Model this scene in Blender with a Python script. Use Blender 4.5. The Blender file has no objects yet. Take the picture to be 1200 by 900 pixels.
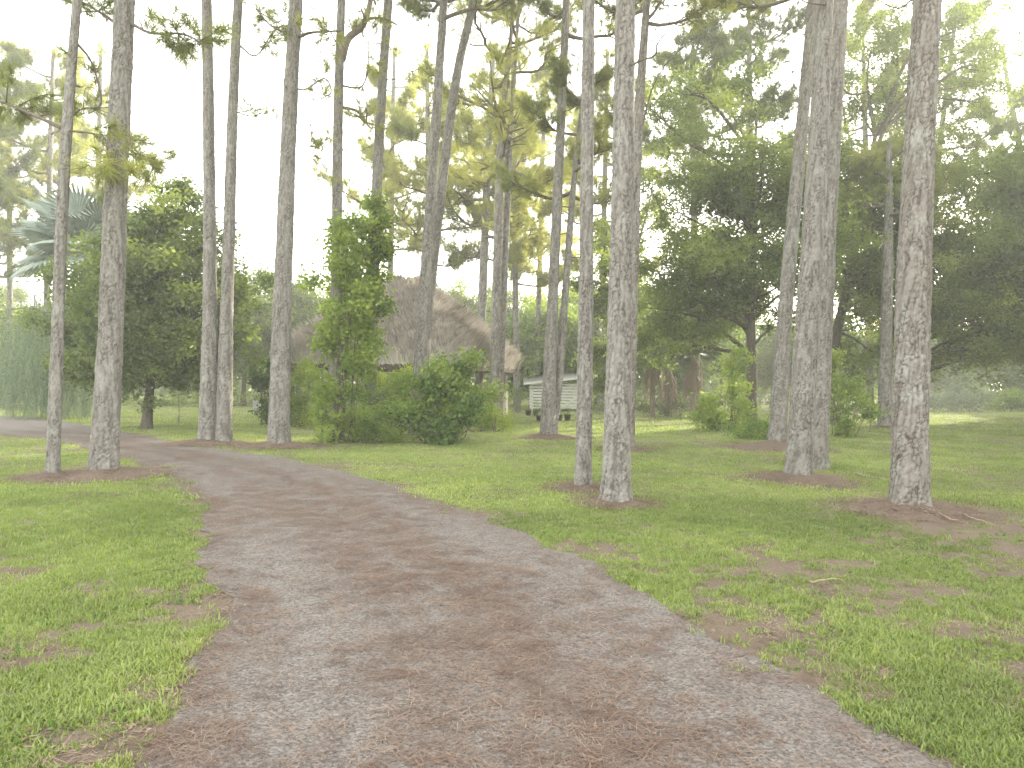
import bpy, math, random
import numpy as np
from mathutils import Vector, Matrix

random.seed(7)
RNG = np.random.default_rng(7)
S = bpy.context.scene
COL = S.collection

# ------------------------------------------------------------------ camera
F, CX, CY, H_CAM, ROLL = 867.0, 600.0, 450.0, 1.6, math.radians(0.8)
cam_d = bpy.data.cameras.new('camera'); cam = bpy.data.objects.new('camera', cam_d); COL.objects.link(cam)
cam_d.sensor_width = 36.0; cam_d.lens = 26.0; cam_d.clip_end = 3000.0; cam_d.clip_start = 0.05
cam.matrix_world = Matrix.Translation((0, 0, H_CAM)) @ Matrix.Rotation(math.radians(90), 4, 'X') @ Matrix.Rotation(ROLL, 4, 'Z')
S.camera = cam

# ------------------------------------------------------------------ sky, sun, exposure
SUN_AZ, SUN_EL = math.radians(42), math.radians(15)
w = bpy.data.worlds.new('World'); S.world = w; w.use_nodes = True
nt = w.node_tree; nt.nodes.clear()
sky = nt.nodes.new('ShaderNodeTexSky'); sky.sky_type = 'NISHITA'; sky.sun_disc = False
sky.sun_elevation = SUN_EL; sky.sun_rotation = SUN_AZ
sky.air_density = 1.0; sky.dust_density = 2.0; sky.ozone_density = 0.5
bg = nt.nodes.new('ShaderNodeBackground'); bg.inputs['Strength'].default_value = 0.15
wo = nt.nodes.new('ShaderNodeOutputWorld')
hsv = nt.nodes.new('ShaderNodeHueSaturation'); hsv.inputs['Saturation'].default_value = .45      # thin high cloud takes the blue out
veil = nt.nodes.new('ShaderNodeMix'); veil.data_type = 'RGBA'; veil.blend_type = 'ADD'; veil.inputs[0].default_value = 1.0
veil.inputs[7].default_value = (5.4, 5.15, 4.4, 1)
nt.links.new(sky.outputs[0], hsv.inputs['Color']); nt.links.new(hsv.outputs[0], veil.inputs[6]); nt.links.new(veil.outputs[2], bg.inputs['Color']); nt.links.new(bg.outputs[0], wo.inputs['Surface'])
sd = bpy.data.lights.new('sun', 'SUN'); sd.energy = 4.6; sd.angle = math.radians(0.6); sd.color = (1.0, 0.90, 0.72)
sun = bpy.data.objects.new('sun', sd); COL.objects.link(sun)
to_sun = Vector((math.sin(SUN_AZ) * math.cos(SUN_EL), math.cos(SUN_AZ) * math.cos(SUN_EL), math.sin(SUN_EL)))
sun.rotation_euler = to_sun.to_track_quat('Z', 'Y').to_euler()
sun.location = (30, 20, 40)
vs = S.view_settings
vs.view_transform = 'Standard'; vs.look = 'None'; vs.exposure = 1.85; vs.gamma = 1.0; vs.use_curve_mapping = False
S.render.engine = 'CYCLES'
cy = S.cycles
cy.use_denoising = True
cy.max_bounces = 7; cy.diffuse_bounces = 5; cy.transmission_bounces = 3; cy.volume_bounces = 1
cy.glossy_bounces = 2; cy.transparent_max_bounces = 6; cy.sample_clamp_indirect = 4.0

# ------------------------------------------------------------------ pixel -> place (photo measured at 1200x900)
CR, SR = math.cos(ROLL), math.sin(ROLL)
def unroll(px, py):
    dx, dy = px - CX, py - CY
    return dx * CR + dy * SR, -dx * SR + dy * CR
def ground_at(px, py):
    x, y = unroll(px, py)
    d = H_CAM * F / max(y, 1e-3)
    return x * d / F, d
def px_at(px, d): return ((px - CX) * d / F, d)
def at(px, py, d):
    x, y = unroll(px, py)
    return (x * d / F, d, H_CAM - y * d / F)

# ------------------------------------------------------------------ numpy noise
def _h(ix, iy, s):
    n = (ix.astype(np.int64) * 374761393 + iy.astype(np.int64) * 668265263 + s * 1442695041) & 0xffffffff
    n = ((n ^ (n >> 13)) * 1274126177) & 0xffffffff
    n = ((n ^ (n >> 16)) * 2246822519) & 0xffffffff
    return ((n ^ (n >> 15)) & 0xffffff) / float(0xffffff)
def vnoise(x, y, s=0):
    ix, iy = np.floor(x), np.floor(y); fx, fy = x - ix, y - iy
    fx = fx * fx * (3 - 2 * fx); fy = fy * fy * (3 - 2 * fy)
    a, b = _h(ix, iy, s), _h(ix + 1, iy, s); c, d = _h(ix, iy + 1, s), _h(ix + 1, iy + 1, s)
    return (a + (b - a) * fx) * (1 - fy) + (c + (d - c) * fx) * fy
def fbm(x, y, o=4, s=0):
    t = 0; a = .5; n = 0
    for k in range(o):
        t = t + a * vnoise(x, y, s + 17 * k); n += a; a *= .5; x = x * 2.03 + 3.1; y = y * 2.03 + 1.7
    return t / n
def worley(u, v, nu, s=0):
    """u periodic with nu cells; gives F1, F2 and the id hash of the nearest cell"""
    iu, iv = np.floor(u), np.floor(v)
    f1 = np.full(u.shape, 9.); f2 = f1.copy(); idh = np.zeros(u.shape)
    for a in (-1, 0, 1):
        for b in (-1, 0, 1):
            cu, cv = iu + a, iv + b
            wu = np.mod(cu, nu)
            px = cu + .1 + .8 * _h(wu, cv, s); py = cv + .1 + .8 * _h(wu, cv, s + 5)
            d = np.hypot(u - px, v - py); hh = _h(wu, cv, s + 9)
            near = d < f1
            f2 = np.where(near, f1, np.minimum(f2, d)); idh = np.where(near, hh, idh); f1 = np.where(near, d, f1)
    return f1, f2, idh

# ------------------------------------------------------------------ mesh helpers
def mesh_from(name, V, Fc, mats=(), attrs=None, smooth=False):
    me = bpy.data.meshes.new(name)
    V = np.asarray(V, dtype=np.float32).reshape(-1, 3)
    if isinstance(Fc, np.ndarray) and Fc.ndim == 2:
        k = Fc.shape[1]; n = len(Fc)
        me.vertices.add(len(V)); me.vertices.foreach_set('co', V.ravel())
        me.loops.add(n * k); me.loops.foreach_set('vertex_index', Fc.astype(np.int32).ravel())
        me.polygons.add(n); me.polygons.foreach_set('loop_start', np.arange(0, n * k, k, dtype=np.int32))
        me.update(calc_edges=True)
    else:
        me.from_pydata(V.tolist(), [], [list(map(int, f)) for f in Fc]); me.update()
    for m in mats: me.materials.append(m)
    if attrs:
        for k, a in attrs.items():
            at_ = me.attributes.new(k, 'FLOAT', 'POINT'); at_.data.foreach_set('value', np.asarray(a, dtype=np.float32))
    if smooth: me.polygons.foreach_set('use_smooth', np.ones(len(me.polygons), dtype=bool))
    me.validate()
    return me
def link(name, data, parent=None, loc=(0, 0, 0), kind=None):
    o = bpy.data.objects.new(name, data); COL.objects.link(o); o.location = loc
    if parent: o.parent = parent
    if kind: o['kind'] = kind
    return o
def thing(name, label, cat, loc=(0, 0, 0), rz=0, group=None):
    o = link(name, None, None, loc); o.empty_display_size = .2; o.rotation_euler = (0, 0, rz)
    o['label'] = label; o['category'] = cat
    if group: o['group'] = group
    return o
def tag(o, label, cat, group=None, kind=None):
    o['label'] = label; o['category'] = cat
    if group: o['group'] = group
    if kind: o['kind'] = kind
    return o
def copy_thing(src, label, loc, rz=0, scale=1.0, group=None):
    r = src.copy(); COL.objects.link(r); r.location = loc; r.rotation_euler = (0, 0, rz); r.scale = (scale,) * 3
    r['label'] = label
    if group: r['group'] = group
    for ch in list(src.children):
        c = ch.copy(); COL.objects.link(c); c.parent = r
    return r
class MB:
    def __init__(s): s.V = []; s.F = []
    def add(s, V, Fc):
        b = len(s.V); s.V += [tuple(v) for v in V]; s.F += [tuple(i + b for i in f) for f in Fc]
    def box(s, lo, hi, rz=0, c=None):
        (x0, y0, z0), (x1, y1, z1) = lo, hi
        V = [(x0, y0, z0), (x1, y0, z0), (x1, y1, z0), (x0, y1, z0), (x0, y0, z1), (x1, y0, z1), (x1, y1, z1), (x0, y1, z1)]
        s.add(V, [(0, 3, 2, 1), (4, 5, 6, 7), (0, 1, 5, 4), (1, 2, 6, 5), (2, 3, 7, 6), (3, 0, 4, 7)])
    def tube(s, P, R, n=7, cap=True):
        V, Fc = tube_arrays(P, R, n); b = len(s.V)
        s.V += [tuple(v) for v in V]; s.F += [tuple(int(i) + b for i in f) for f in Fc]
        if cap:
            s.F.append(tuple(b + k for k in range(n))[::-1]); m = len(V) - n
            s.F.append(tuple(b + m + k for k in range(n)))
    def obj(s, name, mat, parent=None, smooth=False, kind=None, loc=(0, 0, 0)):
        return link(name, mesh_from(name, s.V, s.F, [mat], smooth=smooth), parent, loc, kind)
def tube_arrays(P, R, n):
    P = np.asarray(P, float); R = np.asarray(R, float); m = len(P)
    T = np.gradient(P, axis=0); T /= np.linalg.norm(T, axis=1)[:, None] + 1e-9
    ref = np.array([1., 0, 0]) if abs(T[0][0]) < .8 else np.array([0, 1., 0])
    A = np.cross(T[0], ref); A /= np.linalg.norm(A); As = []
    for t in T:
        A = A - t * np.dot(A, t); A /= np.linalg.norm(A) + 1e-9; As.append(A)
    As = np.array(As); Bs = np.cross(T, As)
    th = np.linspace(0, 2 * np.pi, n, endpoint=False)
    V = P[:, None, :] + R[:, None, None] * (np.cos(th)[None, :, None] * As[:, None, :] + np.sin(th)[None, :, None] * Bs[:, None, :])
    i = np.arange(m - 1)[:, None] * n; j = np.arange(n)[None, :]; j2 = (j + 1) % n
    Fc = np.stack([i + j, i + j2, i + n + j2, i + n + j], -1).reshape(-1, 4)
    return V.reshape(-1, 3), Fc
def smooth_path(P, n):
    """Catmull-Rom resample"""
    P = [np.asarray(p, float) for p in P]
    if len(P) == 2: return np.array([P[0] + (P[1] - P[0]) * t for t in np.linspace(0, 1, n)])
    Q = [2 * P[0] - P[1]] + P + [2 * P[-1] - P[-2]]; out = []
    for t in np.linspace(0, len(P) - 1 - 1e-6, n):
        i = int(t); f = t - i; a, b, c, d = Q[i:i + 4]
        out.append(.5 * ((2 * b) + (-a + c) * f + (2 * a - 5 * b + 4 * c - d) * f ** 2 + (-a + 3 * b - 3 * c + d) * f ** 3))
    return np.array(out)

# ------------------------------------------------------------------ materials
def new_mat(name):
    m = bpy.data.materials.new(name); m.use_nodes = True; nt = m.node_tree; nt.nodes.clear()
    return m, nt, nt.nodes, nt.links
def N(nodes, t, **kw):
    n = nodes.new(t)
    for k, v in kw.items():
        if k in n.inputs: n.inputs[k].default_value = v
        else: setattr(n, k, v)
    return n
def ramp(nodes, stops):
    r = nodes.new('ShaderNodeValToRGB'); e = r.color_ramp.elements
    while len(e) < len(stops): e.new(.5)
    for k, (p, c) in enumerate(stops): e[k].position = p; e[k].color = (*c, 1) if len(c) == 3 else c
    return r
def leaf_mat(name, cols, trans=.45, tcol=None, rough=.55, tstr=1.0):
    """cols: dark, mid, light; tint attribute (per instance) picks between them"""
    m, nt, nd, lk = new_mat(name)
    a = N(nd, 'ShaderNodeAttribute', attribute_type='INSTANCER', attribute_name='tint')
    oi = N(nd, 'ShaderNodeObjectInfo')
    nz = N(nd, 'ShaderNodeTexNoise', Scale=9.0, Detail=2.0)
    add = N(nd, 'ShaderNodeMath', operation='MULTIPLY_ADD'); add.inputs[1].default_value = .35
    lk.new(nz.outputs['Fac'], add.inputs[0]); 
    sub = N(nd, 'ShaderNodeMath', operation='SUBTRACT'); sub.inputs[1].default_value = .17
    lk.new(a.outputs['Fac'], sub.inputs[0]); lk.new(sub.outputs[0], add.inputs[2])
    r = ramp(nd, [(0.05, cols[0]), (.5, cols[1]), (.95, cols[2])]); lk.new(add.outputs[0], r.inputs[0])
    b = N(nd, 'ShaderNodeBsdfPrincipled', Roughness=rough); b.inputs['Specular IOR Level'].default_value = .3
    lk.new(r.outputs[0], b.inputs['Base Color'])
    t = N(nd, 'ShaderNodeBsdfTranslucent')
    mx = N(nd, 'ShaderNodeMix', data_type='RGBA', blend_type='MULTIPLY'); mx.inputs[0].default_value = 1
    lk.new(r.outputs[0], mx.inputs[6]); mx.inputs[7].default_value = (*(tcol or (1.5, 1.5, .6)), 1)
    lk.new(mx.outputs[2], t.inputs['Color'])
    ms = N(nd, 'ShaderNodeMixShader'); ms.inputs[0].default_value = trans
    lk.new(b.outputs[0], ms.inputs[1]); lk.new(t.outputs[0], ms.inputs[2])
    o = N(nd, 'ShaderNodeOutputMaterial'); lk.new(ms.outputs[0], o.inputs['Surface'])
    return m
def simple_mat(name, c1, c2, scale=6, rough=.8, bump=.3, stretch=(1, 1, 1), detail=6, metal=0, bd=.02):
    m, nt, nd, lk = new_mat(name)
    tc = N(nd, 'ShaderNodeTexCoord'); mp = N(nd, 'ShaderNodeMapping'); mp.inputs['Scale'].default_value = stretch
    lk.new(tc.outputs['Object'], mp.inputs[0])
    nz = N(nd, 'ShaderNodeTexNoise', Scale=scale, Detail=detail, Roughness=.65); lk.new(mp.outputs[0], nz.inputs['Vector'])
    r = ramp(nd, [(.3, c1), (.7, c2)]); lk.new(nz.outputs['Fac'], r.inputs[0])
    b = N(nd, 'ShaderNodeBsdfPrincipled', Roughness=rough, Metallic=metal); b.inputs['Specular IOR Level'].default_value = .25
    lk.new(r.outputs[0], b.inputs['Base Color'])
    bp = N(nd, 'ShaderNodeBump', Strength=bump, Distance=bd); lk.new(nz.outputs['Fac'], bp.inputs['Height']); lk.new(bp.outputs[0], b.inputs['Normal'])
    o = N(nd, 'ShaderNodeOutputMaterial'); lk.new(b.outputs[0], o.inputs['Surface'])
    return m

def bark_mat(name, plate_a, plate_b, fissure, lichen=(.40, .42, .38), lich=.5):
    m, nt, nd, lk = new_mat(name)
    tc = N(nd, 'ShaderNodeTexCoord')
    pl = N(nd, 'ShaderNodeAttribute', attribute_name='plate'); cr = N(nd, 'ShaderNodeAttribute', attribute_name='crack')
    mp = N(nd, 'ShaderNodeMapping'); mp.inputs['Scale'].default_value = (1, 1, .45); lk.new(tc.outputs['Object'], mp.inputs[0])
    n1 = N(nd, 'ShaderNodeTexNoise', Scale=38.0, Detail=5.0, Roughness=.7); lk.new(mp.outputs[0], n1.inputs['Vector'])
    n2 = N(nd, 'ShaderNodeTexNoise', Scale=3.2, Detail=4.0, Roughness=.6); lk.new(tc.outputs['Object'], n2.inputs['Vector'])
    a1 = N(nd, 'ShaderNodeMath', operation='MULTIPLY_ADD'); a1.inputs[1].default_value = .8
    lk.new(n1.outputs['Fac'], a1.inputs[0]); lk.new(pl.outputs['Fac'], a1.inputs[2])
    a2 = N(nd, 'ShaderNodeMath', operation='MULTIPLY'); a2.inputs[1].default_value = .55; lk.new(a1.outputs[0], a2.inputs[0])
    r = ramp(nd, [(.2, plate_a), (.8, plate_b)]); lk.new(a2.outputs[0], r.inputs[0])
    lr = ramp(nd, [(.50, (0, 0, 0)), (.68, (lich, lich, lich))]); lk.new(n2.outputs['Fac'], lr.inputs[0])
    m1 = N(nd, 'ShaderNodeMix', data_type='RGBA'); lk.new(lr.outputs[0], m1.inputs[0]); lk.new(r.outputs[0], m1.inputs[6]); m1.inputs[7].default_value = (*lichen, 1)
    m2 = N(nd, 'ShaderNodeMix', data_type='RGBA'); lk.new(cr.outputs['Fac'], m2.inputs[0]); m2.inputs[6].default_value = (*fissure, 1); lk.new(m1.outputs[2], m2.inputs[7])
    b = N(nd, 'ShaderNodeBsdfPrincipled', Roughness=.9); b.inputs['Specular IOR Level'].default_value = .15
    lk.new(m2.outputs[2], b.inputs['Base Color'])
    bp = N(nd, 'ShaderNodeBump', Strength=.6, Distance=.012); lk.new(n1.outputs['Fac'], bp.inputs['Height']); lk.new(bp.outputs[0], b.inputs['Normal'])
    o = N(nd, 'ShaderNodeOutputMaterial'); lk.new(b.outputs[0], o.inputs['Surface'])
    return m

M = {}
M['pine_bark'] = bark_mat('pine_bark', (.132, .122, .114), (.285, .272, .26), (.055, .046, .04), lichen=(.34, .355, .33), lich=.4)
M['pine_bark_red'] = bark_mat('pine_bark_red', (.125, .108, .098), (.275, .258, .244), (.048, .037, .031), lichen=(.33, .35, .33), lich=.6)
M['oak_bark'] = simple_mat('oak_bark', (.045, .036, .03), (.12, .10, .085), 14, .9, .6, (1, 1, .3))
M['branch'] = simple_mat('branch_bark', (.07, .055, .045), (.19, .16, .14), 20, .9, .5, (1, 1, 1))
M['oak_leaf'] = leaf_mat('oak_leaf', [(.055, .085, .035), (.12, .165, .06), (.24, .285, .09)], .5)
M['oak_leaf_far'] = leaf_mat('oak_leaf_far', [(.06, .09, .045), (.11, .15, .065), (.20, .24, .09)], .48)
M['vine_leaf'] = leaf_mat('vine_leaf', [(.055, .10, .035), (.105, .175, .045), (.22, .29, .065)], .42)
M['yellow_leaf'] = leaf_mat('yellow_leaf', [(.07, .12, .02), (.15, .22, .03), (.28, .33, .05)], .5)
M['needle'] = leaf_mat('pine_needle', [(.10, .125, .055), (.20, .225, .09), (.36, .36, .15)], .55, (1.35, 1.35, .65))
M['needle_dark'] = leaf_mat('pine_needle_dark', [(.06, .085, .045), (.10, .13, .065), (.16, .19, .08)], .45)
M['willow'] = leaf_mat('willow_leaf', [(.09, .13, .085), (.15, .20, .13), (.22, .27, .17)], .35, (1.2, 1.3, .9))
M['moss'] = leaf_mat('moss', [(.10, .11, .08), (.17, .18, .14), (.25, .26, .2)], .3, (1.1, 1.1, .9))
M['grass'] = leaf_mat('grass_blade', [(.12, .155, .06), (.215, .27, .095), (.35, .39, .165)], .45, (1.3, 1.4, .6))
M['litter'] = leaf_mat('litter', [(.085, .052, .04), (.15, .10, .078), (.28, .205, .16)], .05, (1, 1, 1), .9)
M['stone'] = leaf_mat('gravel_stone', [(.09, .08, .072), (.15, .135, .122), (.30, .275, .255)], .0, (1, 1, 1), .9)
M['palm_blue'] = simple_mat('palm_blue', (.19, .235, .21), (.31, .365, .32), 3, .6, .1)
M['dead_frond'] = simple_mat('dead_frond', (.20, .15, .10), (.36, .29, .21), 8, .9, .3)
M['palm_green'] = simple_mat('palm_green', (.05, .10, .04), (.09, .15, .06), 3, .6, .1)
M['thatch'] = leaf_mat('thatch', [(.22, .20, .185), (.44, .405, .375), (.68, .63, .58)], .08, (1.1, 1, .9), .95)
M['thatch_under'] = simple_mat('thatch_under', (.07, .05, .04), (.13, .10, .08), 12, .95, .5)
M['post'] = simple_mat('post_wood', (.14, .11, .09), (.26, .22, .18), 10, .85, .3, (1, 1, .2))
M['cream'] = simple_mat('cream_paint', (.62, .55, .46), (.74, .68, .58), 4, .7, .1)
M['white_board'] = simple_mat('white_board', (.58, .60, .58), (.80, .81, .79), 5, .6, .15, (.3, 1, 2))
M['tin_roof'] = simple_mat('tin_roof', (.24, .25, .26), (.38, .38, .39), 3, .5, .1, metal=.2)
M['pot'] = simple_mat('pot_plastic', (.012, .012, .013), (.03, .03, .03), 5, .5, .1)
M['grey_box'] = simple_mat('grey_box', (.30, .31, .30), (.42, .43, .42), 5, .5, .1)

# grass sheet
def ground_material():
    m, nt, nd, lk = new_mat('lawn')
    tc = N(nd, 'ShaderNodeTexCoord'); bare = N(nd, 'ShaderNodeAttribute', attribute_name='bare')
    n1 = N(nd, 'ShaderNodeTexNoise', Scale=.55, Detail=6.0, Roughness=.65); lk.new(tc.outputs['Object'], n1.inputs['Vector'])
    n2 = N(nd, 'ShaderNodeTexNoise', Scale=14.0, Detail=6.0, Roughness=.75); lk.new(tc.outputs['Object'], n2.inputs['Vector'])
    n3 = N(nd, 'ShaderNodeTexNoise', Scale=90.0, Detail=4.0, Roughness=.7); lk.new(tc.outputs['Object'], n3.inputs['Vector'])
    g = ramp(nd, [(.3, (.125, .16, .065)), (.5, (.195, .245, .09)), (.72, (.29, .32, .14))]); lk.new(n2.outputs['Fac'], g.inputs[0])
    g2 = N(nd, 'ShaderNodeMix', data_type='RGBA'); r1 = ramp(nd, [(.42, (0, 0, 0)), (.66, (.7, .7, .7))]); lk.new(n1.outputs['Fac'], r1.inputs[0])
    lk.new(r1.outputs[0], g2.inputs[0]); lk.new(g.outputs[0], g2.inputs[6]); g2.inputs[7].default_value = (.28, .285, .13, 1)
    d = ramp(nd, [(.3, (.09, .07, .052)), (.55, (.165, .132, .105)), (.8, (.27, .225, .185))]); lk.new(n3.outputs['Fac'], d.inputs[0])
    ms = N(nd, 'ShaderNodeMath', operation='MULTIPLY_ADD'); ms.inputs[1].default_value = .7; 
    lk.new(n2.outputs['Fac'], ms.inputs[0]); lk.new(bare.outputs['Fac'], ms.inputs[2])
    rr = ramp(nd, [(.72, (0, 0, 0)), (.94, (1, 1, 1))]); lk.new(ms.outputs[0], rr.inputs[0])
    mx = N(nd, 'ShaderNodeMix', data_type='RGBA'); lk.new(rr.outputs[0], mx.inputs[0]); lk.new(g2.outputs[2], mx.inputs[6]); lk.new(d.outputs[0], mx.inputs[7])
    b = N(nd, 'ShaderNodeBsdfPrincipled', Roughness=.95); b.inputs['Specular IOR Level'].default_value = .1
    lk.new(mx.outputs[2], b.inputs['Base Color'])
    bp = N(nd, 'ShaderNodeBump', Strength=.9, Distance=.03); lk.new(n2.outputs['Fac'], bp.inputs['Height'])
    bp2 = N(nd, 'ShaderNodeBump', Strength=.8, Distance=.008); lk.new(n3.outputs['Fac'], bp2.inputs['Height']); lk.new(bp.outputs[0], bp2.inputs['Normal'])
    lk.new(bp2.outputs[0], b.inputs['Normal'])
    o = N(nd, 'ShaderNodeOutputMaterial'); lk.new(b.outputs[0], o.inputs['Surface'])
    return m
def drive_material():
    m, nt, nd, lk = new_mat('gravel_drive')
    tc = N(nd, 'ShaderNodeTexCoord'); lit = N(nd, 'ShaderNodeAttribute', attribute_name='litter')
    v = N(nd, 'ShaderNodeTexVoronoi', Scale=75.0); lk.new(tc.outputs['Object'], v.inputs['Vector'])
    n3 = N(nd, 'ShaderNodeTexNoise', Scale=45.0, Detail=6.0, Roughness=.8); lk.new(tc.outputs['Object'], n3.inputs['Vector'])
    n4 = N(nd, 'ShaderNodeTexNoise', Scale=5.0, Detail=6.0, Roughness=.7); lk.new(tc.outputs['Object'], n4.inputs['Vector'])
    g = ramp(nd, [(.25, (.08, .07, .067)), (.5, (.148, .135, .13)), (.68, (.212, .198, .192)), (.85, (.32, .305, .295))]); lk.new(n3.outputs['Fac'], g.inputs[0])
    sp = N(nd, 'ShaderNodeSeparateColor'); lk.new(v.outputs['Color'], sp.inputs[0])
    mv = N(nd, 'ShaderNodeMix', data_type='RGBA', blend_type='OVERLAY'); mv.inputs[0].default_value = .4
    lk.new(g.outputs[0], mv.inputs[6]); lk.new(sp.outputs[0], mv.inputs[7])
    r = ramp(nd, [(.3, (.06, .042, .034)), (.55, (.13, .093, .078)), (.8, (.23, .18, .155))]); lk.new(n3.outputs['Fac'], r.inputs[0])
    ms = N(nd, 'ShaderNodeMath', operation='MULTIPLY_ADD'); ms.inputs[1].default_value = .55
    lk.new(n4.outputs['Fac'], ms.inputs[0]); lk.new(lit.outputs['Fac'], ms.inputs[2])
    ad = N(nd, 'ShaderNodeMath', operation='MULTIPLY_ADD'); ad.inputs[1].default_value = .45; lk.new(n3.outputs['Fac'], ad.inputs[0]); lk.new(ms.outputs[0], ad.inputs[2])
    rr = ramp(nd, [(.60, (0, 0, 0)), (1.08, (.8, .8, .8))]); lk.new(ad.outputs[0], rr.inputs[0])
    mx = N(nd, 'ShaderNodeMix', data_type='RGBA'); lk.new(rr.outputs[0], mx.inputs[0]); lk.new(mv.outputs[2], mx.inputs[6]); lk.new(r.outputs[0], mx.inputs[7])
    b = N(nd, 'ShaderNodeBsdfPrincipled', Roughness=.9); b.inputs['Specular IOR Level'].default_value = .2
    lk.new(mx.outputs[2], b.inputs['Base Color'])
    bp = N(nd, 'ShaderNodeBump', Strength=.9, Distance=.012); lk.new(n3.outputs['Fac'], bp.inputs['Height'])
    bp2 = N(nd, 'ShaderNodeBump', Strength=.5, Distance=.006, invert=True); lk.new(v.outputs['Distance'], bp2.inputs['Height']); lk.new(bp.outputs[0], bp2.inputs['Normal'])
    lk.new(bp2.outputs[0], b.inputs['Normal'])
    o = N(nd, 'ShaderNodeOutputMaterial'); lk.new(b.outputs[0], o.inputs['Surface'])
    return m
M['lawn'] = ground_material(); M['drive'] = drive_material()

# ------------------------------------------------------------------ leaf scatter (geometry nodes, one shared group)
def scatter_group():
    g = bpy.data.node_groups.new('scatter_leaves', 'GeometryNodeTree')
    g.interface.new_socket('Geometry', in_out='INPUT', socket_type='NodeSocketGeometry')
    g.interface.new_socket('Geometry', in_out='OUTPUT', socket_type='NodeSocketGeometry')
    n, l = g.nodes, g.links
    gi = n.new('NodeGroupInput'); go = n.new('NodeGroupOutput')
    def attr(name, t):
        a = n.new('GeometryNodeInputNamedAttribute'); a.data_type = t; a.inputs['Name'].default_value = name; return a
    va = attr('variant', 'INT')
    cmp_ = n.new('FunctionNodeCompare'); cmp_.data_type = 'INT'; cmp_.operation = 'GREATER_EQUAL'
    l.new(va.outputs['Attribute'], cmp_.inputs[2]); cmp_.inputs[3].default_value = 0
    sep = n.new('GeometryNodeSeparateGeometry'); sep.domain = 'POINT'
    l.new(gi.outputs[0], sep.inputs['Geometry']); l.new(cmp_.outputs[0], sep.inputs['Selection'])
    sp = n.new('GeometryNodeSplitToInstances'); sp.domain = 'FACE'
    l.new(sep.outputs['Selection'], sp.inputs['Geometry']); l.new(va.outputs['Attribute'], sp.inputs['Group ID'])
    iop = n.new('GeometryNodeInstanceOnPoints'); iop.inputs['Pick Instance'].default_value = True
    l.new(sep.outputs['Inverted'], iop.inputs['Points']); l.new(sp.outputs['Instances'], iop.inputs['Instance'])
    pk = attr('pick', 'INT'); l.new(pk.outputs['Attribute'], iop.inputs['Instance Index'])
    ro = attr('rot', 'FLOAT_VECTOR'); e2r = n.new('FunctionNodeEulerToRotation'); l.new(ro.outputs['Attribute'], e2r.inputs[0]); l.new(e2r.outputs[0], iop.inputs['Rotation'])
    sc = attr('scl', 'FLOAT'); l.new(sc.outputs['Attribute'], iop.inputs['Scale'])
    l.new(iop.outputs['Instances'], go.inputs[0])
    return g
SG = scatter_group()
def scatter(name, tmpl, P, Rt, Sc, tint, mat, parent=None, kind=None, loc=(0, 0, 0)):
    """tmpl: list of (V, F) with triangles; P (n,3), Rt euler (n,3), Sc (n,), tint (n,)"""
    P = np.asarray(P, float); n = len(P); Vs = []; Fs = []; var = []; b = 0
    for k, (V, Fc) in enumerate(tmpl):
        Vs.append(V); Fs.append(Fc + b); var += [k] * len(V); b += len(V)
    Vs.append(P); V = np.concatenate(Vs).astype(np.float32); Fc = np.concatenate(Fs).astype(np.int32)
    me = bpy.data.meshes.new(name)
    me.vertices.add(len(V)); me.vertices.foreach_set('co', V.ravel())
    me.loops.add(Fc.size); me.loops.foreach_set('vertex_index', Fc.ravel())
    me.polygons.add(len(Fc)); me.polygons.foreach_set('loop_start', np.arange(0, Fc.size, 3, dtype=np.int32))
    me.update(calc_edges=True)
    z = np.zeros(b)
    a = me.attributes.new('variant', 'INT', 'POINT'); a.data.foreach_set('value', np.array(var + [-1] * n, dtype=np.int32))
    a = me.attributes.new('pick', 'INT', 'POINT'); a.data.foreach_set('value', np.concatenate([z, RNG.integers(0, len(tmpl), n)]).astype(np.int32))
    a = me.attributes.new('rot', 'FLOAT_VECTOR', 'POINT'); a.data.foreach_set('vector', np.concatenate([np.zeros((b, 3)), Rt]).astype(np.float32).ravel())
    a = me.attributes.new('scl', 'FLOAT', 'POINT'); a.data.foreach_set('value', np.concatenate([z, Sc]).astype(np.float32))
    a = me.attributes.new('tint', 'FLOAT', 'POINT'); a.data.foreach_set('value', np.concatenate([z, tint]).astype(np.float32))
    me.materials.append(mat)
    o = link(name, me, parent, loc, kind)
    o['kind'] = 'stuff'
    md = o.modifiers.new('leaves', 'NODES'); md.node_group = SG
    return o
def rand_rot(n, tilt=math.pi):
    return np.stack([RNG.uniform(-tilt, tilt, n), RNG.uniform(-tilt, tilt, n), RNG.uniform(0, 2 * np.pi, n)], -1)
def dir_rot(D):
    """euler so that local +Z looks along D, random spin folded in"""
    D = D / (np.linalg.norm(D, axis=1)[:, None] + 1e-9)
    return np.stack([RNG.uniform(-.15, .15, len(D)), np.arccos(np.clip(D[:, 2], -1, 1)), np.arctan2(D[:, 1], D[:, 0])], -1)

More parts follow.
